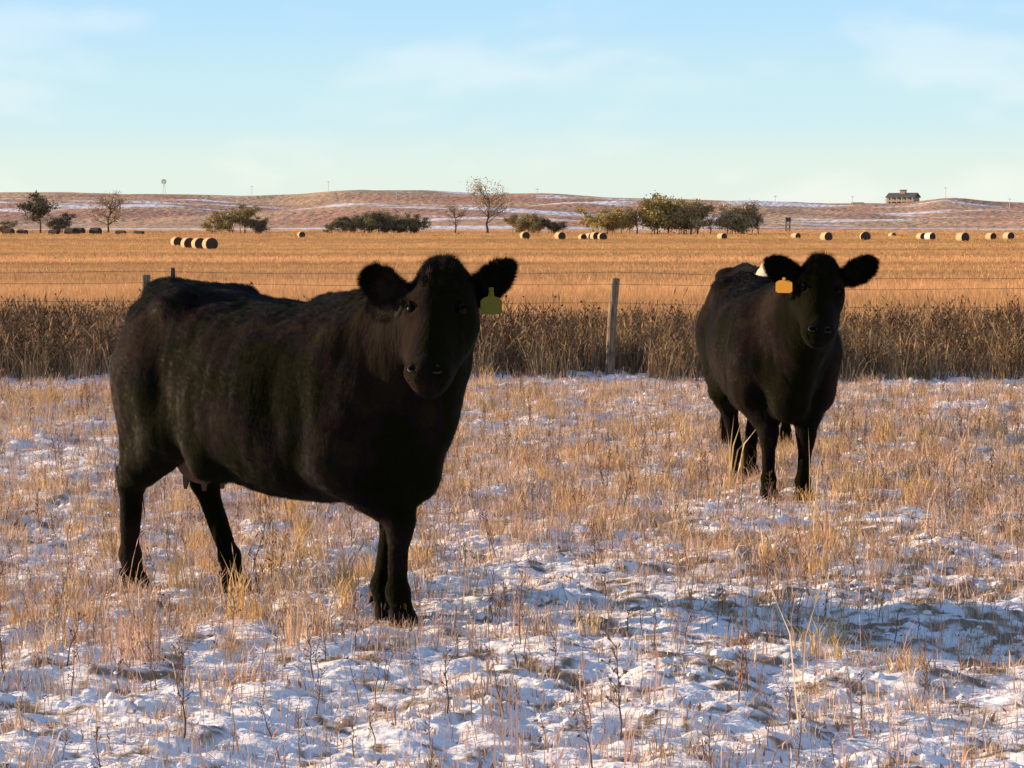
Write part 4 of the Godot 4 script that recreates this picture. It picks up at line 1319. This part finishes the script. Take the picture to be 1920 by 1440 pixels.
func _ready() -> void:
	rng.seed = 4
	# camera, sky, sun and exposure first
	var cam := Camera3D.new()
	cam.name = "camera"
	cam.position = Vector3(0, EYE, 0)
	cam.rotation_degrees.x = -PITCH
	cam.fov = rad_to_deg(2.0 * atan(720.0 / FOCAL))
	cam.near = 0.1
	cam.far = 6000.0
	add_child(cam)
	cam.current = true
	noise_big.seed = 3; noise_big.frequency = 0.01; noise_big.fractal_octaves = 4
	noise_mid.seed = 8; noise_mid.frequency = 1.3; noise_mid.fractal_octaves = 3
	noise_fine.seed = 12; noise_fine.frequency = 7.0; noise_fine.fractal_octaves = 3
	noise_cell.seed = 21; noise_cell.noise_type = FastNoiseLite.TYPE_CELLULAR; noise_cell.frequency = 5.0; noise_cell.fractal_type = FastNoiseLite.FRACTAL_NONE
	build_sky()
	var elevation := deg_to_rad(13.0)
	var beyond := deg_to_rad(16.0)
	to_sun = Vector3(-cos(beyond) * cos(elevation), sin(elevation), -sin(beyond) * cos(elevation))
	var sun := DirectionalLight3D.new()
	sun.name = "sun"
	sun.light_energy = 1.6
	sun.light_color = Color(1.0, 0.71, 0.44).linear_to_srgb()
	sun.light_angular_distance = 0.5
	sun.shadow_enabled = true
	sun.basis = Basis.looking_at(-to_sun, Vector3.UP)
	add_child(sun)
	for q in [[251, 1106], [438, 1112], [752, 1176], [723, 1163], [1385, 901], [1406, 894], [1442, 941], [1506, 944]]:
		hoof_spots.append(spot(q[0], q[1]))
	# the land, then what stands on it
	build_land()
	build_far()
	build_fence()
	build_cows()
	build_grass()
	build_clods()

func build_sky() -> void:
	var w := 2048
	var h := 1024
	var im := Image.create_empty(w, h, false, Image.FORMAT_RGBF)
	var wisps := FastNoiseLite.new()
	wisps.seed = 17; wisps.frequency = 1.0; wisps.fractal_octaves = 5
	var table := [[0.0, Color(0.465, 0.498, 0.428)], [1.2, Color(0.442, 0.502, 0.451)], [3.2, Color(0.344, 0.474, 0.507)], [6.0, Color(0.265, 0.423, 0.549)], [14.0, Color(0.177, 0.298, 0.465)], [35.0, Color(0.107, 0.172, 0.307)], [90.0, Color(0.065, 0.102, 0.186)]]
	var data := PackedFloat32Array()
	data.resize(w * h * 3)
	var sun_az := atan2(-0.96, 0.27)
	for j in h:
		var el := 90.0 - (j + 0.5) * 180.0 / h
		var base: Color = table[0][1]
		if el > 0.0:
			for i in range(1, table.size()):
				if el <= table[i][0]:
					base = (table[i - 1][1] as Color).lerp(table[i][1], smoothstep(0.0, 1.0, (el - table[i - 1][0]) / (table[i][0] - table[i - 1][0])))
					break
		else:
			base = Color(0.22, 0.19, 0.17)
		for i in w:
			var c := base
			if el > -1.0:
				var az := (i + 0.5) / w * TAU - PI
				var glow := exp(-pow(absf(wrapf(az - sun_az, -PI, PI)) / 0.8, 2.0)) * exp(-maxf(el, 0.0) / 14.0)
				c = c.lerp(Color(0.85, 0.66, 0.46), 0.55 * glow)
				if el < 40.0:
					var p := Vector3(sin(az) * 11.0, el * 0.75 + 0.5 * sin(az * 9.0), cos(az) * 11.0)
					var k := wisps.get_noise_3dv(p * 0.55) + 0.35 * wisps.get_noise_3dv(p * 2.3 + Vector3(0, 40, 0))
					var amount := smoothstep(0.02, 0.6, k) * 0.36 * exp(-el / 18.0)
					c = c.lerp(Color(0.57, 0.55, 0.50).lerp(Color(0.50, 0.54, 0.57), clampf(el / 5.0, 0.0, 1.0)), amount * 1.35)
			var q := (j * w + i) * 3
			data[q] = c.r; data[q + 1] = c.g; data[q + 2] = c.b
	im = Image.create_from_data(w, h, false, Image.FORMAT_RGBF, data.to_byte_array())
	var sky_mat := PanoramaSkyMaterial.new()
	sky_mat.panorama = ImageTexture.create_from_image(im)
	var sky := Sky.new()
	sky.sky_material = sky_mat
	var env := Environment.new()
	env.background_mode = Environment.BG_SKY
	env.sky = sky
	env.tonemap_mode = Environment.TONE_MAPPER_LINEAR
	env.tonemap_exposure = 1.8
	env.sdfgi_enabled = true
	env.ssao_enabled = true
	env.ssil_enabled = true
	var we := WorldEnvironment.new()
	we.name = "world_environment"
	we.environment = env
	add_child(we)
